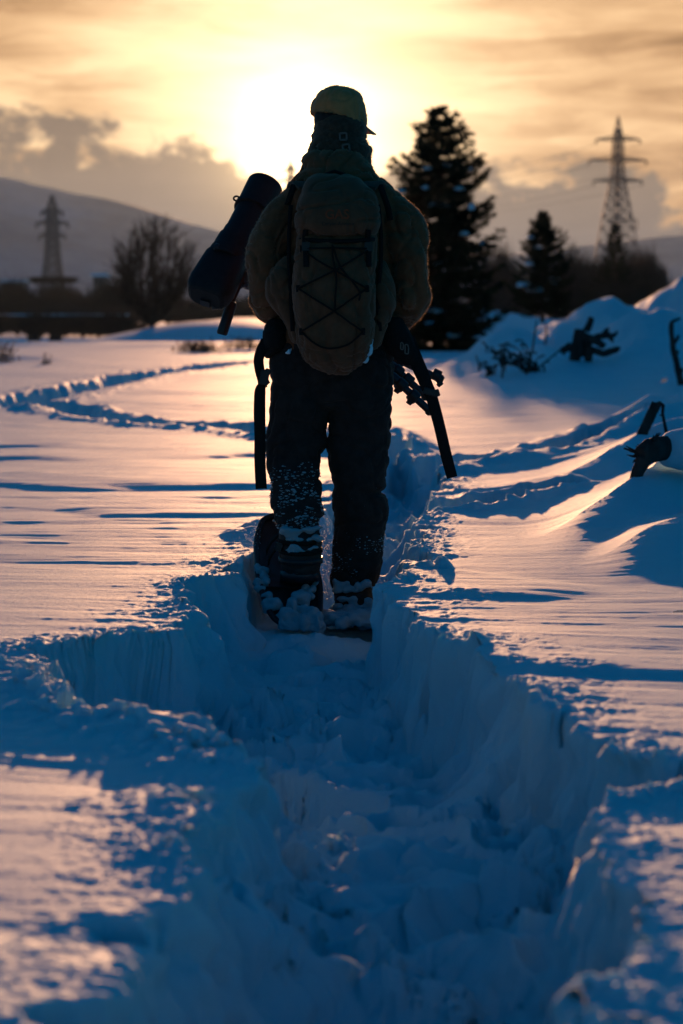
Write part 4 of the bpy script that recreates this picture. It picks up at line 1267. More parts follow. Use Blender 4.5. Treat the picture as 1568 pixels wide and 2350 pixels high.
me.vertices.foreach_set('co', co.astype(np.float32).ravel()); me.update()
cap = obj('cap', me, M_CAP, person)
mb = MB(); top = []; bot = []
for k in range(25):
    a = R(-78) + R(156) * k / 24
    for j in range(7):
        rr = 0.080 + 0.064 * j / 6 * math.cos(a * 0.86) ** 0.6
        p = HC + HR * (math.sin(a) * rr * 1.02) + HF * (math.cos(a) * rr) + Vector((0, 0, -0.026 - 0.020 * math.sin(a) ** 2 * j / 6 - 0.022 * j / 6))
        top.append(p); bot.append(p - Vector((0, 0, 0.004)))
V = top + bot; nT = len(top); fs = []
for k in range(24):
    for j in range(6):
        a, b, c, d = k * 7 + j, k * 7 + j + 1, (k + 1) * 7 + j + 1, (k + 1) * 7 + j
        fs.append((a, b, c, d)); fs.append((a + nT, d + nT, c + nT, b + nT))
    fs.append((k * 7 + 6, k * 7 + 6 + nT, (k + 1) * 7 + 6 + nT, (k + 1) * 7 + 6))
mb.add(V, fs)
obj('brim', mb, M_CAP, cap)
obj('button', MB().ball(U(774, 198.5, 8.37), (0.010, 0.010, 0.005), 12, 8), M_CAP, cap)

# fine nap of the cloth that catches the back light
M_NAP = bpy.data.materials.new('cloth_nap'); M_NAP.use_nodes = True
_t = M_NAP.node_tree; _t.nodes.clear(); _n = NT(_t)
_o = _n.new('ShaderNodeOutputMaterial'); _d = _n.new('ShaderNodeBsdfDiffuse'); _tr = _n.new('ShaderNodeBsdfTranslucent'); _mx = _n.new('ShaderNodeMixShader')
_c = _n.new('ShaderNodeTexCoord'); _cc = _n.mix(_n.noise(_c.outputs['Object'], 40.0), (0.50, 0.34, 0.20), (0.62, 0.45, 0.28))
_n.link(_cc, _d.inputs[0]); _n.link(_cc, _tr.inputs[0]); _mx.inputs[0].default_value = 0.65
_n.link(_d.outputs[0], _mx.inputs[1]); _n.link(_tr.outputs[0], _mx.inputs[2]); _n.link(_mx.outputs[0], _o.inputs[0])
def nap(o, count, ln, seed, test=None):
    rng = np.random.default_rng(seed); me = o.data; nv = len(me.vertices)
    co = np.empty(nv * 3, np.float32); me.vertices.foreach_get('co', co); co = co.reshape(-1, 3)
    nr = np.empty(nv * 3, np.float32); me.vertices.foreach_get('normal', nr); nr = nr.reshape(-1, 3)
    idx = np.arange(nv)
    m_ = np.abs(nr[:, 1]) < 0.45
    if test is not None: m_ &= test(co, nr)
    idx = rng.choice(idx[m_], count)
    p = co[idx] + rng.normal(size=(count, 3)) * 0.002
    d = nr[idx] + rng.normal(size=(count, 3)) * 0.55; d /= np.linalg.norm(d, axis=1, keepdims=True)
    w = np.cross(d, rng.normal(size=(count, 3))); w /= np.linalg.norm(w, axis=1, keepdims=True)
    L = ln * (0.4 + 0.9 * rng.random((count, 1)) ** 2)
    V = np.stack([p - w * 0.0008, p + w * 0.0008, p + d * L], 1).reshape(-1, 3)
    f = np.arange(count * 3).reshape(-1, 3)
    me2 = mesh_from('nap', V, f); q = bpy.data.objects.new('nap', me2); COL.objects.link(q); me2.materials.append(M_NAP); q.parent = o; q['kind'] = 'stuff'
nap(cap, 7000, 0.0026, 1); nap(gaiter, 8000, 0.005, 2); nap(jacket, 22000, 0.0030, 3)
nap([c for c in person.children if c.name.startswith('hood')][0], 7000, 0.0035, 4)

# gloves closed round the tripod legs
def grip_glove(c, axis, wrist, R0):
    mb = MB(); a = axis.normalized()
    back = (wrist - c); back = (back - a * back.dot(a)).normalized(); up = a.cross(back)
    def on(th, r, s): return c + a * s + (back * math.cos(th) + up * math.sin(th)) * r
    mb.ball(on(0, R0 + 0.022, 0), (0.045, 0.045, 0.03), 16, 12, Matrix((a, up, back)).transposed())
    mb.tube([on(0, R0 + 0.03, 0), wrist], [0.036, 0.042], 14)
    for k, ln in enumerate((0.92, 1.0, 0.95, 0.80)):
        s = (k - 1.5) * 0.023
        mb.tube([on(0.35 + ln * t * 3.6, R0 + 0.013, s) for t in (0, .2, .4, .6, .8, 1)], [0.0125, 0.0125, 0.012, 0.0115, 0.011, 0.0095], 10)
    mb.tube([on(-0.5, R0 + 0.022, -0.03), on(-1.2, R0 + 0.018, -0.045), on(-2.0, R0 + 0.014, -0.040), on(-2.6, R0 + 0.013, -0.03)], [0.016, 0.015, 0.013, 0.011], 10)
    return remesh(mb, 0.0042, 1, folds(0.0012, 60, 41), 'glove')
LEG = {'A': ((592, 632), (905, 821), (1006, 868), 8.66), 'B': ((588, 646), (905, 845), (974, 906), 8.60), 'C': ((582, 658), (903, 867), (983, 940), 8.54)}
def leg_pt(k, t):
    (ax, ay), (bx, by), (cx, cy), Y = LEG[k]
    return U(ax + (bx - ax) * t, ay + (by - ay) * t, Y)
for side, t, k in ((-1, 0.20, 'C'), (1, 0.86, 'C')):
    p, r = UT(arm_rows(side))
    obj('glove', grip_glove(leg_pt(k, t), leg_pt(k, 1) - leg_pt(k, 0), p[-1], 0.022), M_GLOVE, person)

# boots
mb = MB()
sil(mb, [(1185, 642, 728, 8.20, .062), (1230, 640, 735, 8.17, .066), (1275, 643, 737, 8.15, .068), (1310, 648, 732, 8.15, .064), (1335, 655, 722, 8.17, .05)], 4, 32)
mb.tube([U(690, 1295, 8.16), U(682, 1322, 8.26), U(672, 1340, 8.40), U(668, 1345, 8.46)], [0.052, 0.050, 0.046, 0.028], 18)
boot = obj('boot', remesh(mb, 0.005, 2, folds(0.003, 22, 51), 'boot'), M_BOOT, person)
mb = MB()
sil(mb, [(1318, 768, 862, 8.37, .064), (1350, 766, 862, 8.36, .066), (1390, 768, 858, 8.35, .066), (1425, 772, 854, 8.36, .06)], 4, 32)
mb.tube([U(815, 1405, 8.36), U(822, 1408, 8.48), U(828, 1414, 8.60), U(830, 1416, 8.66)], [0.052, 0.050, 0.046, 0.028], 18)
boot2 = obj('boot', remesh(mb, 0.005, 2, folds(0.003, 22, 53), 'boot'), M_BOOT, person)

# snow stuck to the trousers and boots
def stuck_snow(parent, o, test, n, rmin, rmax, seed, name='snow_crumbs'):
    rng = random.Random(seed); mb = MB()
    me = o.data; off = o.parent.location
    pc = np.array([tuple(v.co + off) for v in me.vertices]); pat = noise3(pc * 16, seed) + 0.6 * noise3(pc * 45, seed + 1)
    cand = [v for v in me.vertices if test(v.co + off, v.normal) and pat[v.index] > 0.12]
    for k in range(n):
        if not cand: break
        v = rng.choice(cand); c = v.co + off + v.normal * 0.001
        r = rmin + (rmax - rmin) * rng.random() ** 3
        mb.ball(c, (r * rng.uniform(0.8, 2.2), r * 0.7, r * rng.uniform(0.5, 1.0)), 6, 4)
    s = obj(name, mb, M_SNOW_SHADED, parent); s['kind'] = 'stuff'
    return s
zA = U(0, 1060, 8.2).z; zB = U(0, 1210, 8.2).z; xm = U(750, 1100, 8.3).x
def tL(c, nrm):
    return c.x < xm and c.z < zA and nrm.y < 0.1 and random.random() < 0.25 + 0.75 * (zA - c.z) / (zA - zB)
random.seed(4)
stuck_snow(trousers, trousers, tL, 800, 0.0007, 0.0045, 5)
zC = U(0, 1230, 8.3).z
stuck_snow(trousers, trousers, lambda c, nrm: c.x > xm and c.z < zC and nrm.y < 0.2, 200, 0.0007, 0.0035, 6)

def lumpy(name, parts, m, parent, seed, amp=0.008, vox=0.006):
    mb = MB()
    for c, r in parts: mb.ball(c, [q * 1.0 for q in r], 14, 10)
    return obj(name, remesh(mb, vox, 5, lambda p: amp * noise3(p * 32, seed) + amp * 0.5 * noise3(p * 75, seed + 1) , name), m, parent)
_r = random.Random(31)
lumpy('snow_clump', [(U(_r.uniform(652, 730), 1208 + 26 * _r.random() + 10 * abs(k % 7 - 3) / 3, 8.10 + 0.02 * _r.random()), (_r.uniform(0.010, 0.024), 0.018, _r.uniform(0.008, 0.014))) for k in range(22)], M_SNOW_SHADED, boot, 61, 0.005, 0.004)
lumpy('snow_clump', [(U(_r.uniform(660, 735), _r.uniform(1246, 1272), 8.088), (_r.uniform(0.010, 0.018), 0.010, _r.uniform(0.005, 0.009))) for k in range(12)], M_SNOW_SHADED, boot, 62, 0.004, 0.004)
lumpy('snow_clump', [(U(_r.uniform(770, 860), _r.uniform(1336, 1356), 8.285), (_r.uniform(0.010, 0.026), 0.016, _r.uniform(0.008, 0.016))) for k in range(16)], M_SNOW_SHADED, boot2, 63, 0.006, 0.004)
lumpy('snow_clump', [(U(_r.uniform(775, 855), _r.uniform(1372, 1400), 8.275), (_r.uniform(0.014, 0.026), 0.016, _r.uniform(0.008, 0.016))) for k in range(12)], M_SNOW_SHADED, boot2, 64, 0.006, 0.004)

# ------------------------------------------------------------------ snowshoes
def snowshoe(label, tail, tip, roll, seed):
    t = thing('snowshoe', label, 'snowshoe', tail, 'snowshoes of the person')
    a = (tip - tail); L = a.length; a.normalize()
    w = Vector((1, 0, 0)); w = (w - a * w.dot(a)).normalized()
    w = (Matrix.Rotation(roll, 3, a) @ w).normalized(); n = w.cross(a)
    if n.z < 0: n = -n
    prof = [(0, 0.012), (0.02, 0.045), (0.07, 0.075), (0.2, 0.092), (0.4, 0.103), (0.6, 0.100), (0.78, 0.092), (0.9, 0.075), (0.96, 0.058), (0.99, 0.03), (1.0, 0.006)]
    pc = crom(prof, 4)
    def P(s, x): return tail + a * (L * s) + w * x + n * (0.07 * max(0, s - 0.78) ** 1.2 * 2.2)
    loop = [P(s, x) for s, x in pc] + [P(s, -x) for s, x in pc[::-1]]
    mb = MB(); mb.tube(loop + [loop[0]], 0.0105, 10, closed=False)
    obj('frame', mb, M_PLASTIC, t)
    mb = MB(); V = []; fs = []
    for s, x in pc:
        for k in range(9):
            V.append(P(s, x * 0.95 * (k - 4) / 4) - n * 0.004 + n * 0.004 * math.cos(k * 1.7 + s * 20))
    nn = len(pc); V2 = [v - n * 0.004 for v in V]
    for i in range(nn - 1):
        for k in range(8):
            q = (i * 9 + k, i * 9 + k + 1, (i + 1) * 9 + k + 1, (i + 1) * 9 + k)
            fs.append(q); fs.append(tuple(j + nn * 9 for j in q[::-1]))
    mb.add(V + V2, fs)
    obj('deck', mb, M_PLASTIC, t)
    mb = MB()
    for s in (0.36, 0.40): mb.bar(P(s, -0.075) + n * 0.006, P(s, 0.075) + n * 0.006, 0.03, 0.006, n)
    obj('heel_plate', mb, M_METAL, t, False)
    mb = MB()
    for x in (-0.05, 0.05):
        for k in range(7):
            q = P(0.40 + 0.05 * k, x) - n * 0.008
            mb.add([q + a * 0.014, q - a * 0.014, q - n * 0.022, q + w * 0.003], [(0, 1, 2), (1, 3, 2), (3, 0, 2), (0, 3, 1)])
    obj('crampon', mb, M_METAL, t, False)
    for s in (0.58, 0.68):
        mb = MB(); pts = [P(s, 0.062 * math.cos(th)) + n * (0.085 * math.sin(th)) for th in np.linspace(0, math.pi, 15)]
        mb.ribbon(pts, 0.025, 0.003, a)
        st = obj('binding_strap', mb, M_WEB, t)
        obj('strap_buckle', MB().box(P(s, 0.055) + n * 0.05, (0.012, 0.026, 0.034), Matrix((w, a, n)).transposed()), M_PLASTIC, st, False)
    return t, P, n
tailL = U(682, 1436, 7.97); tipL = U(640, 1196, 8.50)
shoeL, PL_, nL = snowshoe('lifted snowshoe of the left foot with snow hanging on its tail', tailL, tipL, 0.12, 1)
_r = random.Random(12)
lumpy('snow_clump', [(PL_(_r.uniform(0.0, 0.25), _r.uniform(-0.085, 0.085)) + nL * _r.uniform(0.0, 0.012), [_r.uniform(0.020, 0.036) for _ in range(3)]) for k in range(15)], M_SNOW_SHADED, shoeL, 71, 0.014, 0.005)
lumpy('snow_clump', [(PL_(_r.uniform(0.25, 0.52), -_r.uniform(0.080, 0.112)) + nL * 0.006, [_r.uniform(0.010, 0.022) for _ in range(3)]) for k in range(11)], M_SNOW_SHADED, shoeL, 73, 0.006, 0.004)
lumpy('snow_clump', [(PL_(_r.uniform(0.24, 0.40), _r.uniform(0.05, 0.09)) + nL * 0.008, [_r.uniform(0.008, 0.014) for _ in range(3)]) for k in range(6)], M_SNOW_SHADED, shoeL, 74, 0.004, 0.003)
def heel_strap(parent, pyc, cx, Yc, hw, hd, wid, m, sag=0.0):
    pts = []
    for t in np.linspace(-1.9, 1.9, 19):
        q = U(cx + hw * math.sin(t), pyc + sag * math.cos(t), Yc - hd * math.cos(t))
        pts.append(q)
    dirs = []
    mb = MB(); mb.ribbon(pts, wid, 0.004, (0, 0, 1))
    return obj('heel_strap', mb, m, parent)
heel_strap(shoeL, 1240, 688, 8.16, 49, .071, 0.014, M_WEB, 8); heel_strap(shoeL, 1262, 690, 8.15, 50, .074, 0.012, M_WEB, 10); heel_strap(shoeL, 1284, 690, 8.15, 50, .074, 0.020, M_PLASTIC, 8)
heel_strap(shoeL, 1322, 688, 8.16, 44, .070, 0.036, M_METAL, 0)
for px, py in ((640, 1255), (732, 1250), (728, 1284)):
    obj('strap_buckle', MB().box(U(px, py, 8.12), (0.020, 0.016, 0.028), Matrix.Rotation(0.2, 3, 'Y')), M_PLASTIC, shoeL, False)
tailR = U(812, 1432, 8.06); tipR = U(842, 1372, 8.68)
shoeR, PR_, nR = snowshoe('snowshoe of the right foot half buried in the trench floor', tailR, tipR, 0.0, 2)
lumpy('snow_clump', [(PR_(_r.uniform(-0.02, 0.42), _r.uniform(-0.12, 0.12)) + nR * _r.uniform(0.0, 0.018), (_r.uniform(0.025, 0.05), _r.uniform(0.025, 0.05), _r.uniform(0.014, 0.028))) for k in range(34)], M_SNOW_SHADED, shoeR, 75, 0.012, 0.006)

# ------------------------------------------------------------------ backpack
pack = thing('backpack', 'khaki backpack with crossed bungee cords worn on the person\'s back', 'backpack', U(770, 856, 8.1))
mb = MB()
body_rows = [(518, 690, 862, 8.08, .10), (545, 682, 866, 8.08, .115), (600, 676, 864, 8.06, .13), (660, 670, 862, 8.05, .135), (720, 673, 862, 8.05, .135), (780, 682, 858, 8.06, .13), (820, 696, 845, 8.08, .115), (845, 722, 818, 8.10, .085), (857, 750, 795, 8.11, .05)]
sil(mb, body_rows, 5, 48, 3.0)
_pa = folds(0.009, 10, 81, (1.5, 1, 0.8)); _pb = folds(0.003, 30, 83)
main = obj('main_compartment', remesh(mb, 0.0055, 2, lambda p: _pa(p) + _pb(p), 'main_compartment'), M_PACK, pack)
def surf_y(px, py, rows=body_rows, lift=0.006):
    """distance of the near surface of the pack at a picture point"""
    rr = np.array(rows); xl = np.interp(py, rr[:, 0], rr[:, 1]); xr = np.interp(py, rr[:, 0], rr[:, 2]); Yc = np.interp(py, rr[:, 0], rr[:, 3]); hd = np.interp(py, rr[:, 0], rr[:, 4])
    q = (px - (xl + xr) / 2) / ((xr - xl) / 2)
    return float(Yc - hd * max(0.05, 1 - abs(q) ** 3) ** (1 / 3) - lift)
mb = MB()
lid_rows = [(402, 720, 800, 8.14, .06), (414, 703, 828, 8.12, .085), (440, 692, 857, 8.10, .12), (470, 683, 870, 8.08, .138), (500, 678, 874, 8.07, .142), (525, 680, 868, 8.07, .138), (541, 688, 857, 8.07, .12), (549, 712, 835, 8.07, .09)]
sil(mb, lid_rows, 5, 48, 3.0)
lid = obj('lid', remesh(mb, 0.0052, 2, folds(0.008, 11, 85, (1, 1, 1.5)), 'lid'), M_PACK, pack)
for rows in ([(590, 655, 690, 8.16, .03), (615, 628, 695, 8.16, .07), (645, 612, 695, 8.16, .085), (680, 612, 695, 8.16, .088), (705, 625, 695, 8.16, .08), (735, 648, 695, 8.15, .07), (790, 672, 700, 8.14, .06)],
             [(600, 850, 880, 8.16, .03), (630, 845, 896, 8.16, .07), (660, 845, 906, 8.16, .085), (695, 845, 909, 8.16, .085), (720, 845, 900, 8.16, .08), (750, 842, 888, 8.15, .07), (800, 835, 868, 8.14, .06)]):
    mb = MB(); sil(mb, rows, 4, 32)
    obj('side_pocket', remesh(mb, 0.0055, 2, folds(0.006, 16, 87 + len(pack.children), (1, 1, 0.8)), 'side_pocket'), M_PACK, pack)
# zip flap under the lid
mb = MB(); mb.tube([U(x, 549 + 5 * math.sin((x - 690) / 170 * math.pi), surf_y(x, 552, body_rows, 0.004)) for x in range(690, 862, 12)], 0.007, 8)
obj('lid_piping', mb, M_WEB, lid)
# bungee lacing
cords = [[(693, 571), (770, 569), (850, 571)], [(693, 571), (730, 598), (769, 620), (806, 641), (843, 662)], [(850, 571), (810, 596), (769, 620), (727, 641), (684, 662)],
         [(684, 662), (725, 688), (767, 714), (800, 738), (834, 761)], [(843, 662), (805, 688), (767, 714), (729, 738), (691, 761)], [(691, 761), (722, 788), (756, 800), (800, 790), (834, 761)],
         [(763, 562), (764, 590), (772, 640), (770, 680), (769, 712)], [(765, 566), (780, 610), (812, 650), (826, 672), (824, 690)]]
for c in cords:
    pts = crom(c, 5)
    obj('bungee_cord', MB().tube([U(x, y, surf_y(x, y, body_rows, 0.009)) for x, y in pts], 0.0031, 8), M_CORD, pack)
for x, y in [(693, 571), (850, 571), (684, 662), (843, 662), (691, 761), (834, 761)]:
    mb = MB(); c = U(x, y, surf_y(x, y, body_rows, 0.008))
    mb.box(c, (0.012, 0.006, 0.022))
    obj('cord_loop', mb, M_WEB, pack, False)
for x in (702, 846):
    q = crom([(x, 528), (x - 2, 548), (x, 575), (x + 1, 612)], 4)
    st_ = obj('lid_strap', MB().ribbon([U(a, b_, min(surf_y(a, b_, body_rows, 0.010), surf_y(a, min(b_, 540), lid_rows, 0.006) if b_ < 541 else 99)) for a, b_ in q], 0.018, 0.003, (1, 0, 0)), M_WEB, pack)
    obj('strap_buckle', MB().box(U(x, 566, surf_y(x, 566, body_rows, 0.014)), (0.026, 0.008, 0.030)), M_PLASTIC, st_, False)
for x0, x1 in ((668, 664), (868, 874)):
    q = crom([(x0, 470), (x1, 530), (x1, 600), (x0, 680), (x0 + 4, 760)], 4)
    obj('compression_strap', MB().ribbon([U(a, b_, 8.08) for a, b_ in q], 0.014, 0.003, (1, 0, 0)), M_WEB, pack)
# faded print on the lid: a red emblem over a small dark line of lettering
def ly(x, y): return surf_y(x, y, lid_rows, 0.0072)
def print_on(name, body, px, py, height_px, m, bold=0.0, stretch=1.0):
    cu = bpy.data.curves.new('t', 'FONT'); cu.body = body; cu.align_x = 'CENTER'; cu.size = height_px; cu.offset = bold; cu.resolution_u = 3
    to = bpy.data.objects.new('t', cu); COL.objects.link(to); bpy.context.view_layer.update()
    me = bpy.data.meshes.new_from_object(to.evaluated_get(bpy.context.evaluated_depsgraph_get()))
    bpy.data.objects.remove(to)
    for v in me.vertices:
        x = px + v.co.x * stretch; y = py - v.co.y
        v.co = U(x, y, ly(x, y))
    me.materials.clear(); me.name = name
    return obj(name, me, m, lid, False)
print_on('emblem_print', 'GAS', 774, 502, 31, M_PRINT, 0.6, 0.98)
print_on('lettering_print', 'Canyon Advance', 776, 517, 11.5, M_PRINT2, 0.1, 0.95)
# shoulder straps
for pts, wd in (([(706, 432, 8.10), (690, 420, 8.17), (680, 424, 8.24), (676, 440, 8.34), (680, 480, 8.44), (690, 560, 8.475), (690, 640, 8.475)], 0.055), ([(842, 432, 8.10), (858, 420, 8.17), (868, 426, 8.24), (872, 442, 8.34), (868, 480, 8.44), (858, 560, 8.475), (858, 640, 8.475)], 0.055)):
    q = crom([tuple(U(*p)) for p in pts], 5)
    obj('shoulder_strap', MB().ribbon([Vector(p) for p in q], wd, 0.012, (1, 0, 0)), M_PACK2, pack)
for pts in ([(872, 424, 8.14), (880, 446, 8.11), (890, 475, 8.125), (896, 505, 8.15)], [(676, 424, 8.14), (668, 446, 8.12), (660, 470, 8.14)]):
    q = crom([tuple(U(*p)) for p in pts], 4)
    obj('lifter_strap', MB().ribbon([Vector(p) for p in q], 0.02, 0.003, (1, 0, 0)), M_WEB, pack)
# haul loop
obj('haul_loop', MB().tube([U(745, 415, 8.12), U(748, 400, 8.12), U(768, 393, 8.11), U(790, 400, 8.12), U(793, 415, 8.12)], 0.006, 8), M_WEB, pack)
# hip belt wings and hanging webbing
mb = MB(); sil(mb, [(733, 620, 664, 8.28, .05), (744, 611, 668, 8.28, .06), (760, 604, 668, 8.28, .07), (790, 604, 666, 8.28, .07), (806, 606, 650, 8.29, .06), (818, 608, 622, 8.29, .035), (824, 611, 618, 8.29, .015)], 4, 28)
wingL = obj('hip_belt', remesh(mb, 0.0045, 1, folds(0.0025, 28, 91), 'hip_belt'), M_WEB, pack)
mb = MB(); sil(mb, [(728, 872, 922, 8.24, .05), (745, 868, 932, 8.24, .06), (770, 868, 946, 8.24, .06), (795, 880, 955, 8.24, .05), (820, 905, 966, 8.24, .03), (838, 930, 974, 8.24, .016)], 4, 28)
wingR = obj('hip_belt', remesh(mb, 0.0045, 1, folds(0.0025, 28, 93), 'hip_belt'), M_WEB, pack)
def strap(pts, wpx, name='hanging_strap'):
    q = crom(pts, 5)
    mb = MB(); w = [wpx_ * 8.22 / F for wpx_ in np.interp(np.linspace(0, 1, len(q)), np.linspace(0, 1, len(wpx)), wpx)]
    mb.ribbon([U(*p) for p in q], w, 0.0035, (1, 0, 0.0))
    return obj(name, mb, M_WEB, pack)
strap([(612, 782, 8.26), (602, 800, 8.25), (594, 824, 8.245), (596, 848, 8.245), (601, 870, 8.24), (604, 890, 8.24)], [26, 25, 23, 23, 21, 20])
strap([(602, 884, 8.23), (597, 900, 8.228), (596, 950, 8.225), (597, 1000, 8.22), (597, 1060, 8.22), (600, 1122, 8.22)], [18, 26, 27, 26, 26, 26])
bk = MB()
bk.box(U(607, 866, 8.235), (0.030, 0.014, 0.052), Matrix.Rotation(0.15, 3, 'Y')); bk.box(U(615, 853, 8.235), (0.022, 0.012, 0.020), Matrix.Rotation(0.6, 3, 'Y')); bk.box(U(612, 877, 8.235), (0.020, 0.012, 0.018), Matrix.Rotation(-0.6, 3, 'Y'))
obj('belt_buckle', remesh(bk, 0.003, 1, None, 'belt_buckle'), M_PLASTIC, pack)
strap([(935, 775, 8.235), (950, 815, 8.23), (965, 850, 8.225), (980, 886, 8.22), (991, 912, 8.22), (1009, 979, 8.215), (1024, 1044, 8.21), (1038, 1096, 8.21)], [34, 33, 32, 29, 27, 26, 26, 25])
bk = MB(); bk.box(U(988, 900, 8.215), (0.050, 0.010, 0.024), Matrix.Rotation(0.3, 3, 'Y'))
bk.tube([U(1003, 893, 8.215), U(1008, 909, 8.215)], 0.006, 8)
obj('belt_buckle', remesh(bk, 0.003, 1, None, 'belt_buckle'), M_PLASTIC, pack)
for px, py, w, h in [(923, 794, 6, 15), (934, 801, 8, 20)]:
    mb = MB(); c = U(px, py, 8.165); hw, hh = w / 2 * PX, h / 2 * PX
    q = [c + Vector((a * hw, 0, b * hh)) for a, b in ((-1, -1), (0.8, -1.1), (1, 0.3), (0.4, 1), (-1, 1), (-1, -1))]
    for a, b in zip(q[:-1], q[1:]): mb.bar(a, b, 0.0022, 0.004)
    obj('strap_ring', mb, M_BUCKLE, wingR, False)
# snow caught at the bottom of the pack
for c, s in (((846, 800), 1.0), ((838, 822), 0.7), ((664, 806), 0.4)):
    yy = surf_y(min(c[0], 848), c[1], body_rows, -0.02)
    lumpy('snow_patch', [(U(c[0], c[1], yy), (0.016 * s, 0.014, 0.024 * s)), (U(c[0] + 5, c[1] - 14 * s, yy + 0.01), (0.009 * s, 0.012, 0.018 * s)), (U(c[0] - 12 * s, c[1] + 10 * s, yy), (0.016 * s, 0.012, 0.009 * s))], M_CLUMP, pack, 95, 0.004, 0.003)

# ------------------------------------------------------------------ camera with long lens
A0 = U(601, 442, 8.74); A1 = U(481, 668, 8.44)
cam_t = thing('telephoto_camera', 'black camera with long telephoto lens carried against the left shoulder', 'camera', A1)
ax = (A1 - A0); LL = ax.length; ax.normalize()
cu_ = Vector((1, 0, 0)); cu_ = (cu_ - ax * cu_.dot(ax)).normalized(); cv_ = ax.cross(cu_)
def lens_ring(rows, k=1.0, n=36):
    return [(A0 + ax * (LL * s), cu_ * (r * 8.5 / F), cv_ * (r * 8.5 / F * k)) for s, r in rows]
obj('lens_hood', MB().rings(lens_ring([(-0.07, 41), (-0.065, 43.5), (0.0, 43), (0.16, 41), (0.165, 44), (0.20, 44), (0.205, 38)]), 40), M_CAMERA, cam_t)
sharp(cam_t.children[-1])
barrel = obj('lens_barrel', MB().rings(lens_ring([(0.19, 37.5), (0.42, 37), (0.425, 39), (0.50, 39.5), (0.505, 43), (0.58, 44), (0.60, 42), (0.63, 42), (0.635, 46), (0.70, 47), (0.72, 44)]), 40), M_CAMERA, cam_t)
sharp(barrel)
mb = MB()
ring = []
for s, r in [(0.66, 38), (0.675, 47), (0.70, 50), (0.80, 52), (0.95, 55), (1.02, 52), (1.06, 44), (1.075, 36)]:
    ring.append((A0 + ax * (LL * s), cu_ * (r * 8.45 / F), cv_ * (r * 8.45 / F * 0.72)))
mb.rings(ring, 36, 3.2)
cb = sharp(obj('camera_body', mb, M_CAMERA, cam_t), 25)
obj('hand_grip', remesh(MB().box(A0 + ax * (LL * 0.93) + cu_ * 0.045, (0.05, 0.06, 0.12), Matrix((cu_, cv_, ax)).transposed()), 0.006, 3, None, 'hand_grip'), M_PLASTIC, cb)
obj('prism_hump', remesh(MB().box(A0 + ax * (LL * 0.90) - cu_ * 0.02 - cv_ * 0.045, (0.06, 0.05, 0.07), Matrix((cu_, cv_, ax)).transposed()), 0.006, 3, None, 'prism_hump'), M_CAMERA, cb)
obj('viewfinder', MB().box(A0 + ax * (LL * 1.07) - cv_ * 0.02, (0.035, 0.028, 0.02), Matrix((cu_, cv_, ax)).transposed()), M_PLASTIC, cb, False)
# strap lug, focus knob, collar foot
c = U(543, 455.5, 8.66)
mb = MB(); pts = [c + Vector((math.cos(t) * 0.010, 0, math.sin(t) * 0.008)) for t in np.linspace(0, 2 * math.pi, 17)]
mb.tube(pts, 0.0036, 8, closed=False); mb.tube([U(550, 455, 8.66), U(566, 455, 8.67)], [0.006, 0.008], 8)
obj('strap_lug', mb, M_PLASTIC, cam_t)
for px, py, r in ((495, 566, 0.014), (474, 592, 0.013), (467, 604, 0.008)):
    o = MB().tube([U(px + 14, py + 6, 8.50), U(px, py, 8.49), U(px - 3, py - 1, 8.49)], [r, r, r * 0.6], 12)
    obj('collar_knob', o, M_PLASTIC, cam_t)
mb = MB(); mb.bar(U(487, 706, 8.46), U(512, 704, 8.46), 0.05, 0.016)
mb.bar(U(500, 706, 8.46), U(515, 670, 8.50), 0.03, 0.02)
obj('mounting_foot', mb, M_METAL, cam_t, False)

# ------------------------------------------------------------------ tripod
tri = thing('tripod', 'black folded tripod with three telescopic legs carried across the body', 'tripod', U(985, 940, 8.6))
def px_tube(name, pts, r, m=M_METAL, parent=None, n=14):
    return obj(name, MB().tube([U(*p) for p in pts], r, n), m, parent or tri)
for k, secs in (('A', [(0.0, 1.0, .019), (0.95, 2.0, .0145)]), ('B', [(0.0, 1.1, .019), (1.0, 1.95, .0145)]), ('C', [(0.0, 1.15, .019), (1.1, 1.95, .0145)])):
    (a0, a1), (b0, b1), (c0_, c1_), Yl = LEG[k]
    def lp(t):
        if t <= 1: return (a0 + (b0 - a0) * t, a1 + (b1 - a1) * t, Yl)
        return (b0 + (c0_ - b0) * (t - 1), b1 + (c1_ - b1) * (t - 1), Yl)
    mb = MB(); mb.tube([U(*lp(t)) for t in (0, 0.5, 1.0, 1.12)], [0.019, 0.019, 0.019, 0.019], 14)
    leg = obj('leg', mb, M_METAL, tri)
    mb = MB(); mb.tube([U(*lp(t)) for t in (1.0, 1.5, 2.0)], [0.0135, 0.0135, 0.0135], 14)
    obj('leg_section', mb, M_METAL, leg)
    for t in ((1.13,), (1.12, 1.45), (1.22, 1.58))['ABC'.index(k)]:
        d = (U(*lp(min(2, t + 0.1))) - U(*lp(t))).normalized()
        c = U(*lp(t))
        mb = MB(); mb.tube([c - d * 0.019, c - d * 0.015, c + d * 0.015, c + d * 0.019], [0.019, 0.0235, 0.0235, 0.019], 14)
        s = Vector((-0.55, -0.1, -0.8)).normalized()
        mb.tube([c, c + s * 0.034], [0.012, 0.011], 10)
        obj('leg_lock', remesh(mb, 0.003, 1, None, 'leg_lock'), M_PLASTIC, leg)
    e = U(*lp(2.0)); d = (e - U(*lp(1.9))).normalized()
    mb = MB(); mb.tube([e - d * 0.004, e + d * 0.002, e + d * 0.012, e + d * 0.020], [0.0145, 0.0175, 0.0175, 0.011], 14)
    obj('rubber_foot', mb, M_PLASTIC, leg)
mb = MB(); c, d = U(1002, 861, 8.66), (U(1006, 868, 8.66) - U(905, 821, 8.66)).normalized()
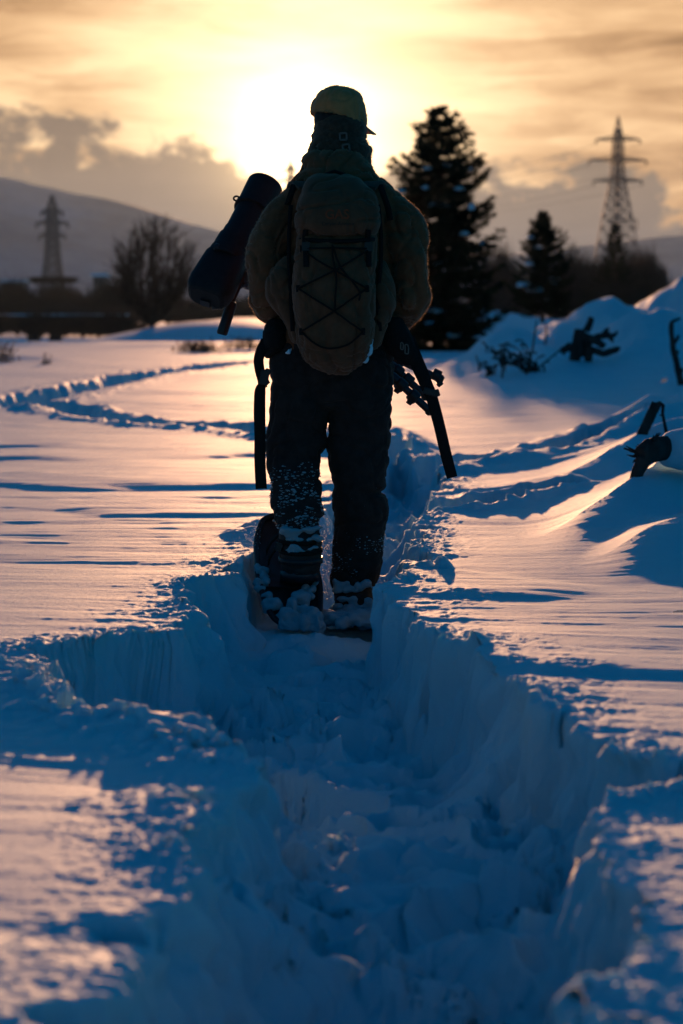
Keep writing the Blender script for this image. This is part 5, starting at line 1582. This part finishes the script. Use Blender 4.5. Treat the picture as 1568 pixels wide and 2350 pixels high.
mb.tube([c - d * 0.016, c - d * 0.013, c + d * 0.014, c + d * 0.016], [0.018, 0.021, 0.021, 0.016], 14)
obj('leg_lock', mb, M_PLASTIC, tri); 
px_tube('rubber_foot', [(1006, 876, 8.655), (1009, 880, 8.655), (1013, 885, 8.655)], [0.010, 0.0125, 0.0105], M_PLASTIC)
mb = MB(); mb.ball(U(572, 640, 8.6), (0.04, 0.045, 0.04)); mb.box(U(560, 628, 8.58), (0.07, 0.06, 0.05), Matrix.Rotation(0.5, 3, 'Y')); mb.tube([U(572, 640, 8.6), U(592, 652, 8.6)], 0.035, 14); mb.tube([U(572, 640, 8.6), U(525, 660, 8.53)], 0.022, 12)
obj('fluid_head', remesh(mb, 0.005, 1, None, 'fluid_head'), M_METAL, tri)
handle = px_tube('pan_handle', [(572, 604, 8.58), (552, 650, 8.55), (533, 694, 8.52)], [0.0085, 0.0085, 0.0085])
px_tube('grip', [(534, 691, 8.52), (532, 696, 8.52), (522, 728, 8.50), (510, 764, 8.48), (509, 768, 8.48)], [0.012, 0.0195, 0.0195, 0.0195, 0.016], M_PLASTIC, handle)

# ------------------------------------------------------------------ powder kicked up by the boots
def spray():
    rng = random.Random(8); V = []; fs = []
    def fleck(c, r):
        i = len(V)
        for k in range(4):
            d = Vector((rng.gauss(0, 1), rng.gauss(0, 1), rng.gauss(0, 1))).normalized()
            V.append(c + d * r)
        fs.extend(((i, i + 1, i + 2), (i, i + 2, i + 3), (i, i + 3, i + 1), (i + 1, i + 3, i + 2)))
    for k in range(900):       # between the legs
        t = rng.random(); px = rng.gauss(748, 7 + 5 * t); py = 1180 + 230 * t ** 0.8
        fleck(U(px, py, rng.uniform(8.25, 8.6)), 0.0008 + 0.0028 * rng.random() ** 3)
    for k in range(700):       # left of the lifted shoe
        px = 600 - abs(rng.gauss(0, 22)); py = rng.gauss(1240, 26)
        fleck(U(px, py, rng.uniform(8.3, 8.7)), 0.0008 + 0.0025 * rng.random() ** 3)
    for k in range(160):
        fleck(U(rng.uniform(560, 960), rng.uniform(1120, 1400), rng.uniform(8.0, 8.8)), 0.0006 + 0.0014 * rng.random() ** 2)
    for k in range(260):
        fleck(U(rng.gauss(882, 8), rng.gauss(1352, 12), rng.uniform(8.4, 8.7)), 0.0006 + 0.002 * rng.random() ** 3)
    o = obj('snow_spray', mesh_from('snow_spray', np.array([tuple(p) for p in V]), np.array(fs)), M_CLUMP, None, False)
    tag(o, 'fine snow powder kicked up around the boots', 'snow', kind='stuff')
spray()

for _o in tri.children_recursive: sharp(_o, 40)
# ------------------------------------------------------------------ loose crystals lying on the crust
def crystals():
    rng = np.random.default_rng(5); n = 45000
    py = 2350 - (2350 - 960) * rng.random(n) ** 0.85
    px = rng.uniform(-120, 1690, n)
    d0 = (px - CX) / F; b = (CY - py) / F
    dy = _cp + b * _sp; dz = -_sp + b * _cp
    Yv = (0 - CAMZ) / dz * dy; Xv = d0 * Yv / dy
    keep = poly_sd(Xv, Yv, TP) < -0.01
    Xv, Yv = Xv[keep], Yv[keep]; n = len(Xv)
    Zv = H(Xv, Yv)
    r = (0.0004 + 0.0009 * rng.random(n) ** 2) * np.clip(Yv / 7.0, 0.55, 2.2)
    dirs = rng.normal(size=(n, 4, 3)); dirs /= np.linalg.norm(dirs, axis=2, keepdims=True)
    V = np.stack([Xv, Yv, Zv + r * 0.35], 1)[:, None, :] + dirs * r[:, None, None]
    i = np.arange(n)[:, None] * 4
    fs = np.concatenate([i + np.array(t) for t in ((0, 1, 2), (0, 2, 3), (0, 3, 1), (1, 3, 2))])
    o = obj('snow_crystals', mesh_from('snow_crystals', V.reshape(-1, 3), fs), M_CRYSTAL, None, False)
    tag(o, 'loose glittering snow crystals on the wind crust', 'snow', kind='stuff')
M_CRYSTAL = mat('snow_crystal', (0.85, 0.88, 0.92), 0.3, 0.6, 0.05, 50)
crystals()
# ------------------------------------------------------------------ haze
hm = bpy.data.materials.new('haze'); hm.use_nodes = True
ht = hm.node_tree; ht.nodes.clear()
ho = ht.nodes.new('ShaderNodeOutputMaterial'); hv = ht.nodes.new('ShaderNodeVolumePrincipled')
hv.inputs['Color'].default_value = (0.50, 0.72, 1.0, 1)
hv.inputs['Density'].default_value = HAZE
hv.inputs['Anisotropy'].default_value = 0.5
ht.links.new(hv.outputs[0], ho.inputs['Volume'])
hb = MB().box((0, 2150, 122), (6600, 4500, 256))
hz = obj('haze', hb, hm, None, False)
hz['kind'] = 'stuff'
